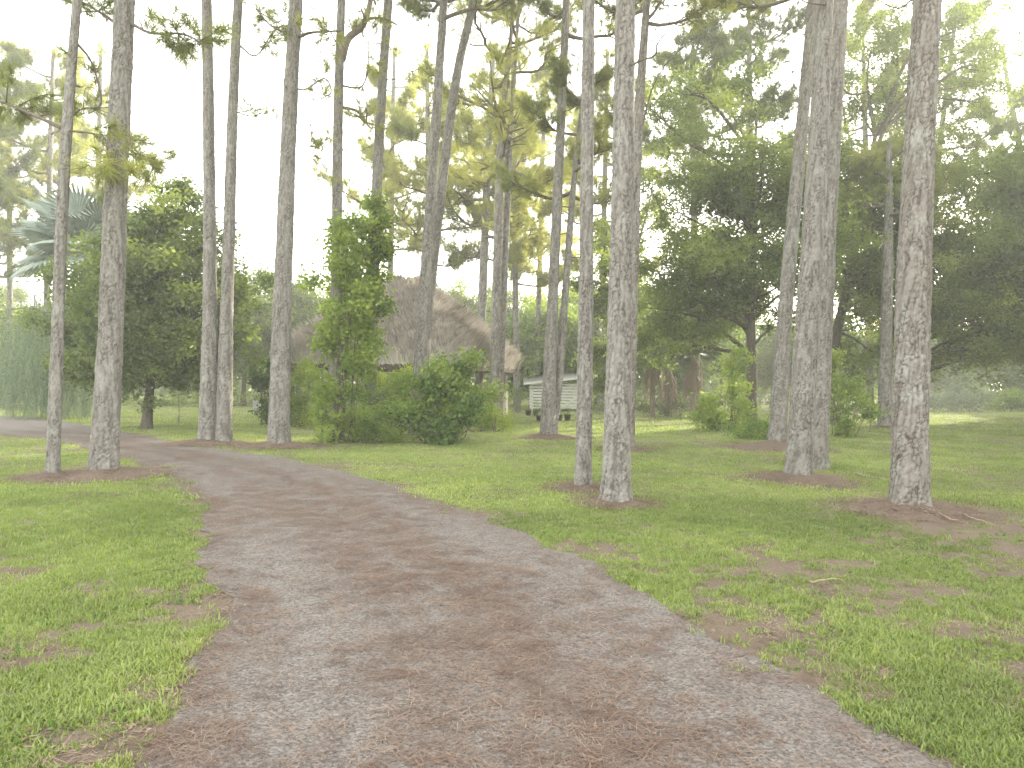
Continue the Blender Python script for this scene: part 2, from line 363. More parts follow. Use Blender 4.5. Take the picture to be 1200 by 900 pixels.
# ---- leaf templates
def rhomb(V, Fc, p, d, up, L, W):
    d = d / np.linalg.norm(d); s = np.cross(d, up); s /= np.linalg.norm(s) + 1e-9; b = len(V)
    V += [p, p + d * L * .45 + s * W * .5, p + d * L, p + d * L * .45 - s * W * .5]; Fc += [(b, b + 1, b + 2), (b, b + 2, b + 3)]
def leaf_spray(n, R, L, W, seed, flat=.6):
    r = np.random.default_rng(seed); V = []; Fc = []
    for k in range(n):
        p = r.normal(0, 1, 3) * R * np.array([.5, .5, .5 * flat]); d = r.normal(0, 1, 3) * np.array([1, 1, .6]); up = r.normal(0, 1, 3) + np.array([0, 0, .8])
        rhomb(V, Fc, p, d, up, L * r.uniform(.7, 1.2), W * r.uniform(.8, 1.2))
    return np.array(V), np.array(Fc)
def needle_tuft(n, L, W, seed, spread=1.0):
    r = np.random.default_rng(seed); V = []; Fc = []
    for k in range(n):
        t = r.uniform(0, 1); p = np.array([0, 0, t * .16]); a = r.uniform(0, 2 * np.pi); e = r.uniform(.25, 1.25) * spread
        d = np.array([math.cos(a) * math.sin(e), math.sin(a) * math.sin(e), math.cos(e)]); s = np.cross(d, r.normal(0, 1, 3)); s /= np.linalg.norm(s)
        l = L * r.uniform(.7, 1.1); b = len(V); tip = p + d * l + np.array([0, 0, -.02])
        V += [p - s * W * .5, p + s * W * .5, tip]; Fc.append((b, b + 1, b + 2))
    return np.array(V), np.array(Fc)
def grass_tuft(n, Hh, W, R, seed):
    r = np.random.default_rng(seed); V = []; Fc = []
    for k in range(n):
        a = r.uniform(0, 2 * np.pi); p = np.array([r.normal(0, R), r.normal(0, R), -.004]); h = Hh * r.uniform(.5, 1.15); ln = r.uniform(.2, 1.0) * h
        o = np.array([math.cos(a), math.sin(a), 0]); s = np.array([-math.sin(a), math.cos(a), 0]) * W * .5; b = len(V)
        m = p + o * ln * .35 + np.array([0, 0, h * .6]); t = p + o * ln + np.array([0, 0, h * r.uniform(.75, 1)])
        V += [p - s, p + s, m + s * .9, m - s * .9, t]; Fc += [(b, b + 1, b + 2), (b, b + 2, b + 3), (b + 3, b + 2, b + 4)]
    return np.array(V), np.array(Fc)
def litter_bits(n, R, L, W, seed):
    r = np.random.default_rng(seed); V = []; Fc = []
    for k in range(n):
        a = r.uniform(0, 2 * np.pi); p = np.array([r.normal(0, R), r.normal(0, R), r.uniform(.002, .012)]); l = L * r.uniform(.4, 1)
        o = np.array([math.cos(a), math.sin(a), r.uniform(-.05, .15)]) * l; s = np.array([-math.sin(a), math.cos(a), 0]) * W * .5; b = len(V)
        V += [p - s, p + s, p + o + s * .4, p + o - s * .4]; Fc += [(b, b + 1, b + 2), (b, b + 2, b + 3)]
    return np.array(V), np.array(Fc)
def pebble(seed):
    r = np.random.default_rng(seed)
    V = np.array([(1, 0, 0), (0, 1, 0), (-1, 0, 0), (0, -1, 0), (0, 0, .7), (0, 0, -.5)], float) * r.uniform(.6, 1.1, (6, 1))
    Fc = np.array([(0, 1, 4), (1, 2, 4), (2, 3, 4), (3, 0, 4), (1, 0, 5), (2, 1, 5), (3, 2, 5), (0, 3, 5)])
    return V, Fc
def strand(Lh, n, seed, w=.012, ll=.09):
    r = np.random.default_rng(seed); V = []; Fc = []
    x = y = 0.
    for k in range(n):
        z = -Lh * k / n; x += r.normal(0, .012); y += r.normal(0, .012)
        a = r.uniform(0, 2 * np.pi); d = np.array([math.cos(a) * .5, math.sin(a) * .5, -1.]); rhomb(V, Fc, np.array([x, y, z]), d, r.normal(0, 1, 3), ll * r.uniform(.7, 1.3), w)
    return np.array(V), np.array(Fc)
T_OAK = [leaf_spray(20, .30, .125, .07, s) for s in range(4)]
T_OAKFAR = [leaf_spray(14, .60, .20, .11, s + 10) for s in range(4)]
T_VINE = [leaf_spray(12, .24, .105, .08, s + 20, .8) for s in range(4)]
T_FINE = [leaf_spray(16, .22, .06, .032, s + 30, .8) for s in range(4)]
T_PINE = [needle_tuft(48, .27, .010, s + 40) for s in range(4)]
T_PINEFAR = [needle_tuft(34, .42, .020, s + 50, 1.1) for s in range(4)]
T_STRAND = [strand(1.2, 34, s + 60, .022, .11) for s in range(4)]
T_GRASS = [grass_tuft(12, .040, .0068, .034, s + 70) for s in range(5)]
T_GRASSFAR = [grass_tuft(12, .038, .013, .09, s + 80) for s in range(4)]
T_LITTER = [litter_bits(12, .06, .13, .004, s + 90) for s in range(4)]
T_CHIP = [litter_bits(8, .05, .042, .012, s + 100) for s in range(4)]

# ------------------------------------------------------------------ the drive and lawn
UP = [(-900, 458), (-300, 469), (0, 487), (60, 492), (130, 503), (240, 525), (330, 536), (450, 566), (560, 602), (640, 640), (700, 671), (800, 727), (870, 760), (960, 805), (1050, 855), (1110, 900), (1300, 1050)]
LO = [(-900, 468), (-300, 486), (0, 510), (60, 517), (125, 530), (178, 550), (222, 578), (242, 610), (236, 655), (252, 700), (236, 750), (205, 820), (155, 900), (60, 1060)]
up_w = np.array([ground_at(*p) for p in UP] + [(2.1, -3.0), (2.3, -12.0)])
lo_w = np.array([ground_at(*p) for p in LO] + [(-1.6, -3.0), (-1.5, -12.0)])
def resample(P, n):
    s = np.r_[0, np.cumsum(np.hypot(*np.diff(P, axis=0).T))]
    # spend more samples near the camera
    t = np.linspace(0, 1, n); ds = s[-1]
    q = t * ds
    return np.stack([np.interp(q, s, P[:, 0]), np.interp(q, s, P[:, 1])], -1)
def pair_rails(A, B, n):
    """walk the two edges so that cross-lines stay roughly square to the drive"""
    a = resample(A, 600); b = resample(B, 600); ia = np.linspace(0, 599, n); out = []
    jb = 0
    for k in ia:
        p = a[int(k)]; lo = jb; hi = min(599, jb + 60)
        d = np.hypot(*(b[lo:hi + 1] - p).T); jb = lo + int(np.argmin(d)); out.append(jb)
    jb = np.array(out, float); jb = np.convolve(np.pad(jb, 6, mode='edge'), np.ones(13) / 13, 'valid'); jb[0] = 0; jb[-1] = 599
    fb = np.arange(600)
    B2 = np.stack([np.interp(jb, fb, b[:, 0]), np.interp(jb, fb, b[:, 1])], -1)
    A2 = a[ia.astype(int)]
    return A2, B2
NR, NC = 560, 46
A2, B2 = pair_rails(up_w, lo_w, NR)
def relief(x, y):
    fade = np.clip((17 - np.hypot(x, y)) / 6, 0, 1)
    return .045 * (fbm(x * .45 + 5, y * .45, 2, 3) - .5) * fade
s_par = np.r_[0, np.cumsum(np.hypot(*np.diff(A2, axis=0).T))]
wob_a = .30 * (fbm(s_par * 1.6, s_par * 0, 4, 11) - .5) + .14 * (fbm(s_par * 7, s_par * 0, 2, 12) - .5)
wob_b = .46 * (fbm(s_par * 1.3, s_par * 0, 4, 13) - .5) + .16 * (fbm(s_par * 7, s_par * 0, 2, 14) - .5)
dirv = (A2 - B2); wid = np.hypot(*dirv.T)[:, None]; dirv = dirv / wid
A3 = A2 + dirv * wob_a[:, None]; B3 = B2 - dirv * wob_b[:, None]
tt = np.linspace(0, 1, NC)
XY = B3[:, None, :] * (1 - tt)[None, :, None] + A3[:, None, :] * tt[None, :, None]
dx, dy = XY[..., 0].ravel(), XY[..., 1].ravel(); tv = np.tile(tt, NR)
sv = np.repeat(s_par, NC)
band = np.exp(-((tv - .62) / .11) ** 2) * .30 + np.exp(-((tv - .04) / .08) ** 2) * .18 + np.exp(-((tv - .36) / .10) ** 2) * .16 + np.exp(-((tv - .97) / .05) ** 2) * .15
lit = .08 + .68 * band + .34 * (fbm(tv * 7, sv * .35, 4, 21) - .45) + .14 * (fbm(dx * 2.2, dy * 2.2, 3, 22) - .5)
dz = relief(dx, dy) + .006 + .010 * (fbm(dx * 3, dy * 3, 3, 23) - .5) * np.sin(np.pi * tv)
ii = np.arange(NR - 1)[:, None] * NC; jj = np.arange(NC - 1)[None, :]
fq = np.stack([ii + jj, ii + jj + 1, ii + NC + jj + 1, ii + NC + jj], -1).reshape(-1, 4)
dm = mesh_from('gravel_drive', np.stack([dx, dy, dz], -1), fq, [M['drive']], {'litter': lit}, True)
if dm.polygons[0].normal.z < 0: dm.flip_normals()
drive = link('gravel_drive', dm, kind='structure')

# inside-the-drive test by polygon
poly = np.concatenate([A3, B3[::-1]])
def in_drive(x, y):
    ins = np.zeros(x.shape, bool); px, py = poly[:, 0], poly[:, 1]; qx, qy = np.roll(px, 1), np.roll(py, 1)
    for a, b, c, d in zip(px, py, qx, qy):
        if b == d: continue
        m = (b > y) != (d > y)
        if m.any():
            xi = (c - a) * (y - b) / (d - b) + a; ins ^= m & (x < xi)
    return ins
def edge_dist(x, y):
    e = np.concatenate([A3[::3], B3[::3]]); out = np.full(x.shape, 9.)
    for k in range(0, len(e), 4): out = np.minimum(out, np.hypot(x - e[k, 0], y - e[k, 1]))
    return out

MOUNDS = []   # (x, y, r) filled by the pines, read by the grass
def bareness(x, y):
    b = fbm(x * .9 + 3, y * .9, 4, 31) * .42 + .26 * fbm(x * 3.1, y * 3.1, 3, 32) + .30 * fbm(x * 8.5, y * 8.5, 2, 33) - .03
    ed = edge_dist(x, y); b = b + .20 * np.clip(1 - ed / .8, 0, 1)
    b = b + .085 * np.clip((x - 1) / 5, 0, 1) * np.clip((13 - y) / 6, 0, 1)      # the verge on the right is thinner and browner
    for (mx, my, mr) in MOUNDS:
        b = b + .35 * np.clip(1 - np.hypot((x - mx), (y - my)) / (mr * 1.45), 0, 1)
    return b

# ------------------------------------------------------------------ pines
def trunk_mesh(P, R, res, mat, seed, z_fine, plate=(.075, .10), amp=.014, z0=0.):
    """P: path points (local, from the base up), R radii; bark plates are cut into the surface up to z_fine, coarser above"""
    P = np.asarray(P); R = np.asarray(R)
    seg = np.r_[0, np.cumsum(np.linalg.norm(np.diff(P, axis=0), axis=1))]
    L = seg[-1]; sf = np.interp(z_fine, P[:, 2], seg)
    s = np.concatenate([np.arange(0, sf, res * 1.15), np.arange(sf, L, .25), [L]])
    X = np.stack([np.interp(s, seg, P[:, k]) for k in range(3)], -1); rad = np.interp(s, seg, R)
    circ = 2 * math.pi * float(np.interp(1.3, seg, R)); n = max(14, int(circ / res))
    th = np.linspace(0, 2 * np.pi, n, endpoint=False)
    nu = max(5, round(circ / plate[0])); U = np.tile(th / (2 * np.pi) * nu, (len(s), 1)); Vv = np.tile((s / plate[1])[:, None], (1, n))
    ring = th[None, :] + 0 * U
    wu = 1.9 * (fbm(np.cos(ring) * 2 + 5, Vv * .6 + np.sin(ring) * 2, 3, seed) - .5); wv = 2.1 * (fbm(np.cos(ring) * 2.3 + 9, Vv * .7 + np.sin(ring) * 2.3, 3, seed + 3) - .5)
    f1, f2, idh = worley(U + wu, Vv + wv, nu, seed)
    crack = np.clip((f2 - f1) / .26, 0, 1)
    wear = np.clip((fbm(np.cos(ring) * 2.2 + 21, Vv * .35 + np.sin(ring) * 2.2, 3, seed + 60) - .28) * 3.4, 0, 1)   # many joints are filled or worn away
    crack = 1 - (1 - crack) * wear
    ridge = fbm(np.cos(ring) * 9 * R.mean() / .18 + 40 + wu, s[:, None] * 5.5 + wv + np.sin(ring) * 9, 4, seed + 80)
    flake = fbm(np.cos(ring) * 7 + 60, s[:, None] * 34 + np.sin(ring) * 7, 3, seed + 81)
    g1, g2, idh2 = worley(U * 2 + 2 * wu, Vv * 2.2 + 2 * wv, nu * 2, seed + 40); crack2 = np.clip((g2 - g1) / .35, 0, 1)
    disp = amp * (crack ** .6 * (.35 + .55 * idh) + .30 * crack2 * idh2 + 1.5 * (ridge - .5) + .7 * (flake - .5) - .5)
    flare = 1 + .20 * np.exp(-s / .18)[:, None] * (1 + .35 * np.cos(5 * ring + seed)) + .10 * np.exp(-s / .5)[:, None] * np.cos(3 * ring + seed)
    lump = 1 + .05 * (fbm(np.cos(ring) * 1.2 + 3, s[:, None] * 1.1 + np.sin(ring) * 1.2, 3, seed + 7) - .5) * 2
    rr = rad[:, None] * flare * lump + disp * np.clip(rad[:, None] / .12, .25, 1.2)
    V = np.stack([X[:, 0:1] + rr * np.cos(ring), X[:, 1:2] + rr * np.sin(ring), np.repeat(X[:, 2:3], n, 1)], -1).reshape(-1, 3)
    i = np.arange(len(s) - 1)[:, None] * n; j = np.arange(n)[None, :]; j2 = (j + 1) % n
    Fc = np.stack([i + j, i + j2, i + n + j2, i + n + j], -1).reshape(-1, 4)
    return mesh_from('trunk', V, Fc, [mat], {'plate': (.30 * idh + .25 * idh2 + .5 * flake).ravel(), 'crack': np.clip((.05 + .95 * crack) * (.75 + .25 * crack2) * (.55 + .9 * np.clip((ridge - .32) * 3, 0, 1)), 0, 1).ravel()}, True)

def pine_branch(rng, start, az, L, rise, r0, tufts, n_sub=5, tpt=4, mat=None, dead=False, droop=.25):
    """one branch as a mesh; tufts collects (pos, dir)"""
    mb = MB(); k = 7; P = []
    a = az
    for i in range(k):
        t = i / (k - 1); a += rng.normal(0, .13)
        P.append(start + np.array([math.cos(a) * L * t, math.sin(a) * L * t, L * (rise * t - droop * math.sin(t * 2.6) * .6 + .22 * t * t) + rng.normal(0, .05) * L * .3 * (i > 0)]))
    P[0] = start.copy(); P = smooth_path(P, 12); mb.tube(P, np.linspace(r0, r0 * .25, 12), 6, False)
    for s in range(n_sub):
        t = .35 + .65 * (s + rng.uniform(0, .8)) / n_sub; i = min(11, int(t * 11)); b = P[i]; a2 = az + rng.choice([-1, 1]) * rng.uniform(.4, 1.2); l = L * rng.uniform(.18, .38) * (1.25 - .6 * t)
        q = [b, b + np.array([math.cos(a2), math.sin(a2), rng.uniform(-.1, .45)]) * l * .5, b + np.array([math.cos(a2), math.sin(a2), rng.uniform(.1, .8)]) * l]
        q = smooth_path(q, 5); mb.tube(q, np.linspace(r0 * .38, r0 * .14, 5), 4, False)
        if not dead:
            for m in range(tpt):
                u = .35 + .65 * (m + 1) / tpt; p = q[0] + (q[-1] - q[0]) * u + rng.normal(0, .17 * l + .06, 3)
                tufts.append((p, (q[-1] - q[0]) / l + rng.normal(0, .45, 3) + np.array([0, 0, .35])))
    if not dead:
        for m in range(3): tufts.append((P[-1] + rng.normal(0, .1, 3), P[-1] - P[-3] + rng.normal(0, .05, 3)))
    return mb

def build_pine(label, base, path, widths, Ht, crown0, seed, n_br=12, br_len=2.2, mat='pine_bark', needle='needle', group=None, mound=0.0,
               far=False, extra=(), dead_stubs=2, name='pine_tree', tsc=1.15, tint_mid=.5, d=None, subs=10, tpt=8):
    """base: photo point where the trunk meets the ground; path: further photo points up the trunk, all at the base's distance"""
    rng = np.random.default_rng(seed)
    if d is None: x, y = ground_at(*base)
    else: x, y = unroll(*base)[0] * d / F, d
    t = thing(name, label, 'tree', (x, y, 0), 0, group)
    W = [np.array([0., 0, -.05])] + [np.array(at(px, py, y)) - np.array([x, y, 0]) for px, py in path]
    rad = [w_ * y / F * .5 for w_ in widths]
    top = W[-1]; dirn = (W[-1] - W[-2]); dirn = dirn / dirn[2]
    z_vis = top[2] + .3
    if top[2] < Ht:
        for k in range(1, 5):
            z = top[2] + (Ht - top[2]) * k / 4; W.append(top + dirn * (z - top[2]) * np.array([.8, .8, 1])); rad.append(rad[len(path)] * (1 - .88 * k / 4) + .01)
    P = smooth_path(W, 60); zz = P[:, 2]; R = np.interp(zz, [p[2] for p in W], rad)
    P[:, 2] = np.maximum.accumulate(P[:, 2] + np.arange(60) * 1e-5)
    res = max(.013, y * .00145)
    me = trunk_mesh(P, R, res, M[mat], seed, z_vis, plate=(.07, .085) if y < 25 else (.12, .16), amp=.016 if not far else .012)
    link('trunk', me, t)
    tufts = []
    for b in range(n_br):
        u = (b + rng.uniform(0, .9)) / n_br; z = crown0 + (Ht - .4 - crown0) * u
        st = np.array([np.interp(z, P[:, 2], P[:, k]) for k in range(3)])
        L = br_len * (1.0 - .62 * u) * rng.uniform(.65, 1.2) * (.75 + .5 * min(1, u * 4 + .3)); az = b * 2.4 + rng.uniform(-.5, .5)
        mb = pine_branch(rng, st, az, L, rng.uniform(.0, .35) + .35 * u, .028 + .016 * L, tufts, subs, tpt)
        mb.obj('branch', M['branch'], t, smooth=True)
    for b in range(dead_stubs):
        z = crown0 * rng.uniform(.55, .95); st = np.array([np.interp(z, P[:, 2], P[:, k]) for k in range(3)])
        pine_branch(rng, st, rng.uniform(0, 6.28), rng.uniform(.5, 1.4), rng.uniform(-.1, .3), .02, tufts, 3, 0, dead=True).obj('branch', M['branch'], t, smooth=True)
    for e in extra:     # branches drawn where the photo shows them: (points, radius px, list of tuft counts)
        Q = [np.array(at(px, py, y + dd)) - np.array([x, y, 0]) for px, py, dd in e['p']]
        Q = smooth_path(Q, 6 * len(Q)); mb = MB(); mb.tube(Q, np.linspace(e['r'], e['r'] * .35, len(Q)), 7, False)
        for k in range(e.get('sub', 4)):
            i = int(len(Q) * rng.uniform(.25, .98)); dd_ = rng.normal(0, 1, 3); dd_[2] = dd_[2] * .5 + e.get('lift', .2); l = rng.uniform(.25, .75) * e.get('len', 1); mid = Q[i] + dd_ * l * .5 + rng.normal(0, .08, 3)
            q = smooth_path([Q[i], mid, Q[i] + dd_ * l * .8 + rng.normal(0, .12, 3)], 7); mb.tube(q, np.linspace(e['r'] * .4, e['r'] * .15, 7), 4, False)
            for m in range(e.get('t', 0)):
                tufts.append((q[-1] * (.35 + .65 * m / max(1, e['t'])) + q[0] * (1 - (.35 + .65 * m / max(1, e['t']))) + rng.normal(0, .06, 3), dd_ + rng.normal(0, .4, 3)))
        mb.obj('branch', M['branch'], t, smooth=True)
    for q in range(14): tufts.append((P[-1] + rng.normal(0, .22, 3) - np.array([0, 0, .15]), rng.normal(0, .5, 3) + np.array([0, 0, .8])))
    if tufts:
        TP = np.array([p for p, _ in tufts]); TD = np.array([q for _, q in tufts]); n = len(TP)
        clump = vnoise(TP[:, 0] * .8 + seed, TP[:, 2] * .8, 5)
        scatter('crown', T_PINEFAR if far else T_PINE, TP, dir_rot(TD), RNG.uniform(.65, 1.25, n) * tsc, np.clip(tint_mid - .25 + .5 * clump + RNG.normal(0, .1, n), 0, 1), M[needle], t)
    if mound: MOUNDS.append((x, y, mound))
    return t, x, y

NEAR = 'tall pines standing along the drive'
pines = [
 dict(label='slender pine at the left edge with a narrow pale streak on its bark', base=(62, 560), path=[(66, 420), (75, 200), (90, 0)], widths=[15, 13, 12, 9], Ht=15, crown0=10.5, seed=1,
      extra=[dict(p=[(88, 48, 0), (108, 75, .2), (118, 122, .3), (95, 128, .3), (72, 150, .5)], r=.022, sub=6, t=3, len=.9), dict(p=[(72, 150, .3), (40, 135, .5), (0, 118, .8), (-40, 100, 1)], r=.035, sub=10, t=5), dict(p=[(72, 152, 0), (120, 160, -.2), (150, 190, -.3)], r=.02, sub=8, t=6, lift=-.1)], mound=.7),
 dict(label='thick grey pine beside the drive on the left, just right of the slender one', base=(122, 557), path=[(129, 400), (137, 200), (146, 0)], widths=[31, 26, 23, 21], Ht=17, crown0=10.5, seed=2,
      extra=[dict(p=[(146, 22, 0), (175, 38, -.2), (215, 40, -.4), (243, 55, -.6)], r=.03, sub=12, t=4, len=.55, lift=-.3), dict(p=[(140, 30, 0), (110, 10, .4), (80, -5, .7)], r=.03, sub=8, t=4, len=.7), dict(p=[(140, 150, 0), (158, 175, -.1), (172, 190, -.2)], r=.02, sub=5, t=3, len=.5, lift=-.4)], mound=1.0),
 dict(label='left stem of the pair of pines joined at the foot', base=(243, 520), path=[(246, 350), (244, 120), (242, 0)], widths=[21, 15, 12, 11], Ht=19, crown0=14.5, seed=3, mound=1.0),
 dict(label='right stem of the joined pair of pines, leaning away to the right', base=(261, 520), path=[(266, 350), (273, 120), (279, 0)], widths=[20, 14, 11, 10], Ht=19, crown0=14.5, seed=4,
      extra=[dict(p=[(277, 50, 0), (300, 65, .2), (322, 35, .3), (345, 30, .5)], r=.025, sub=10, t=3), dict(p=[(274, 130, 0), (300, 135, .3), (330, 110, .4)], r=.018, sub=6, t=2)]),
 dict(label='single straight pine between the joined pair and the vine-covered trunks', base=(326, 523), path=[(331, 350), (340, 120), (347, 0)], widths=[25, 20, 16, 14], Ht=19, crown0=14, seed=5,
      extra=[dict(p=[(345, 45, 0), (365, 38, -.2), (400, 36, -.4)], r=.05, sub=8, t=3), dict(p=[(344, 42, 0), (318, 30, .2), (300, 10, .3)], r=.03, sub=8, t=3), dict(p=[(341, 100, 0), (357, 105, .2), (380, 92, .2), (388, 108, .1), (376, 118, 0), (384, 140, 0)], r=.025, sub=7, t=3), dict(p=[(340, 170, 0), (365, 175, .2), (390, 190, .2)], r=.015, sub=6, t=4, len=.6)], mound=1.0),
 dict(label='pine behind the vine column, its trunk rising out of the leaves', base=(392, 500), path=[(394, 330), (396, 150), (400, 0)], widths=[15, 12, 11, 9], Ht=21, crown0=14, seed=6, d=19.5,
      extra=[dict(p=[(400, 70, 0), (408, 45, 0), (426, 28, .1), (436, -10, .2), (440, -60, .3)], r=.12, sub=6, t=4), dict(p=[(397, 100, 0), (425, 100, .2), (432, 60, .3), (428, 28, .3)], r=.03, sub=8, t=3), dict(p=[(397, 125, 0), (418, 130, .2), (430, 145, .3), (418, 135, .1)], r=.05, sub=8, t=3)]),
 dict(label='dark slim pine between the vine column and the thatched roof', base=(432, 495), path=[(437, 330), (445, 150), (455, 0)], widths=[16, 13, 11, 10], Ht=20, crown0=13, seed=7, d=20.5),
 dict(label='leaning pine in front of the thatched roof, rising out of the dark bush', base=(487, 500), path=[(494, 400), (507, 200), (520, 0)], widths=[17, 15, 11, 9], Ht=20, crown0=12.0, seed=8, d=21.5, br_len=2.6),
 dict(label='second leaning pine at the thatched roof, angled strongly to the right', base=(492, 495), path=[(499, 385), (520, 200), (535, 90), (555, 0)], widths=[15, 13, 11, 10, 9], Ht=19, crown0=12.5, seed=9, d=22.2, br_len=2.4),
 dict(label='reddish pine at the right end of the thatched roof', base=(579, 483), path=[(582, 350), (585, 230), (589, 140), (598, 50)], widths=[13, 11, 10, 8, 5], Ht=21, crown0=9.0, seed=10, d=29, n_br=16, br_len=3.6, mat='pine_bark_red', needle='needle', tint_mid=.7),
 dict(label='pale-sided pine touching the reddish one at the roof end', base=(585, 483), path=[(590, 350), (595, 230), (599, 140), (606, 40)], widths=[8, 8, 7, 6, 4], Ht=20, crown0=10, seed=11, d=29.3, n_br=14, br_len=3.2, tint_mid=.7),
 dict(label='pine in front of the white shed, standing straight in its needle mound', base=(641, 513), path=[(648, 350), (657, 150), (664, 0)], widths=[18, 12, 10, 8], Ht=20, crown0=12, seed=12, mound=1.0, br_len=2.6),
 dict(label='thin stem forking off to the right beside the pine in front of the shed', base=(646, 511), path=[(655, 440), (662, 350), (671, 230), (682, 120)], widths=[12, 10, 8, 7, 4], Ht=11.5, crown0=7.0, seed=13, d=22.5, n_br=9, br_len=1.8, dead_stubs=3),
 dict(label='straight medium pine just left of the thick one at the middle', base=(683, 573), path=[(686, 400), (688, 200), (690, 0)], widths=[19, 17, 15, 13], Ht=17, crown0=10, seed=14, mound=.55),
 dict(label='thick grey pine at the middle of the view with rough flaking bark', base=(722, 590), path=[(726, 400), (730, 200), (733, 0)], widths=[33, 27, 25, 22], Ht=17, crown0=10, seed=15, mound=.6),
 dict(label='pine half hidden behind the thick middle one, leaning right near the top', base=(736, 527), path=[(741, 350), (746, 180), (758, 0)], widths=[15, 13, 12, 8], Ht=15, crown0=10.5, seed=16, mound=.8, mat='pine_bark_red',
      extra=[dict(p=[(752, 150, 0), (766, 100, .1), (790, 60, .2)], r=.03, sub=3, t=0), dict(p=[(757, 25, 0), (768, 12, 0), (780, -8, 0)], r=.05, sub=3, t=0), dict(p=[(748, 285, 0), (758, 250, 0), (765, 218, 0)], r=.025, sub=1, t=0)]),
 dict(label='pine between the dark oak trunk and the big double pine', base=(911, 525), path=[(920, 370), (935, 200), (953, 0)], widths=[20, 16, 14, 11], Ht=18, crown0=11.5, seed=17, mound=1.4, br_len=2.6),
 dict(label='left half of the big double pine in the right foreground', base=(935, 562), path=[(945, 400), (957, 200), (967, 0)], widths=[30, 26, 22, 18], Ht=18, crown0=11, seed=18, mound=1.0),
 dict(label='right half of the big double pine in the right foreground', base=(955, 549), path=[(962, 400), (972, 200), (983, 0)], widths=[28, 24, 21, 20], Ht=18, crown0=11, seed=19),
 dict(label='thick pine at the right with peeling brown bark patches low down', base=(1064, 597), path=[(1069, 400), (1076, 200), (1087, 0)], widths=[41, 37, 33, 29], Ht=17, crown0=10, seed=20, mat='pine_bark_red', mound=.95),
 dict(label='distant pine trunk just left of the thick brown-barked one', base=(1036, 503), path=[(1038, 420), (1040, 330), (1042, 200)], widths=[15, 13, 12, 8], Ht=12, crown0=8, seed=21, mound=1.0, d=30.5),
]
PX = {}
for p in pines:
    t, x, y = build_pine(group=NEAR, **p); PX[p['seed']] = (x, y)

# mounds of needles and bark round the pines' feet
T_mound_labels = {}
def mound(x, y, r, label, seed):
    n, k = 40, 12; th = np.linspace(0, 2 * np.pi, n, endpoint=False); V = [(0, 0, .18 * r + .02)]
    for i in range(1, k + 1):
        for a in th:
            q = r * (1 + .45 * (fbm(np.array([math.cos(a) * 1.5 + seed]), np.array([math.sin(a) * 1.5]), 3, seed)[0] - .5) * 2)
            f = i / k; rr = q * f; h = (.17 * r) * (1 - f) ** 1.5 + .03 * float(fbm(np.array([rr * math.cos(a) * 8 + seed]), np.array([rr * math.sin(a) * 8]), 3, 8)[0] - .3) * (1 - f ** 3)
            V.append((rr * math.cos(a), rr * math.sin(a), h if i < k else -.02))
    Fc = [(0, 1 + j, 1 + (j + 1) % n) for j in range(n)]
    for i in range(k - 1):
        b = 1 + i * n; Fc += [(b + j, b + n + j, b + n + (j + 1) % n, b + (j + 1) % n) for j in range(n)]
    o = link('needle_mound', mesh_from('needle_mound', V, Fc, [M['mound']], smooth=True), None, (x, y, float(relief(np.array([x]), np.array([y]))[0])), 'stuff')
    tag(o, label, 'needle litter')
    m = int(420 * r); a = RNG.uniform(0, 2 * np.pi, m); rr = r * 1.15 * np.sqrt(RNG.uniform(0, 1, m))
    P = np.stack([rr * np.cos(a), rr * np.sin(a), .17 * r * np.clip(1 - rr / r, 0, 1) ** 1.5 + .015], -1)
    scatter('needle_litter', T_LITTER + T_CHIP, P, np.stack([RNG.uniform(-.25, .25, m), RNG.uniform(-.25, .25, m), RNG.uniform(0, 6.28, m)], -1), RNG.uniform(.7, 1.4, m), RNG.uniform(0, 1, m), M['litter'], o, 'stuff')
M['mound'] = simple_mat('needle_mound', (.07, .05, .038), (.20, .15, .12), 30, .95, 1.0, bd=.02)
ML = ['needle litter at the foot of the slender leftmost pine', 'needle litter round the foot of the thick left pine', 'mound of litter under the joined pair of pines', 'mound of litter under the straight pine left of the vines',
      'brown mound under the pine in front of the shed', 'litter at the foot of the medium pine near the middle', 'litter at the foot of the thick middle pine', 'litter behind the thick middle pine', 'wide brown litter between the oak and double pine',
      'mound of bark litter under the big double pine', 'brown bark mound under the thick right pine', 'pale sandy mound under the distant right trunk']
MND = list(MOUNDS)
for k, (x, y, r) in enumerate(MND): mound(x, y, r, ML[k], k + 5)

# ------------------------------------------------------------------ lawn sheet
def axis_x():
    a = np.arange(-9, 9.01, .11); g = [9.]; 
    while g[-1] < 700: g.append(g[-1] + max(.14, (g[-1] - 8.2) * .09))
    g = np.array(g[1:]); return np.concatenate([-g[::-1], a, g])
def axis_y():
    a = np.arange(1.5, 17, .11); g = [17.]
    while g[-1] < 900: g.append(g[-1] + max(.14, (g[-1] - 16) * .07))
    b = np.array([-200, -80, -40, -20, -12, -8, -5, -3, -1.5, -.5, .3, .8, 1.2]); return np.concatenate([b, a, g[1:]])
gx, gy = axis_x(), axis_y(); X, Y = np.meshgrid(gx, gy); xf, yf = X.ravel(), Y.ravel()
bare = bareness(xf, yf); gz = relief(xf, yf) + np.clip((17 - np.hypot(xf, yf)) / 6, 0, 1) * .012 * (fbm(xf * 2.2, yf * 2.2, 3, 41) - .55)
ind = in_drive(xf, yf); gz = np.where(ind, relief(xf, yf) - .004, gz)
ncx = len(gx); ii = np.arange(len(gy) - 1)[:, None] * ncx; jj = np.arange(ncx - 1)[None, :]
fq = np.stack([ii + jj, ii + jj + 1, ii + ncx + jj + 1, ii + ncx + jj], -1).reshape(-1, 4)
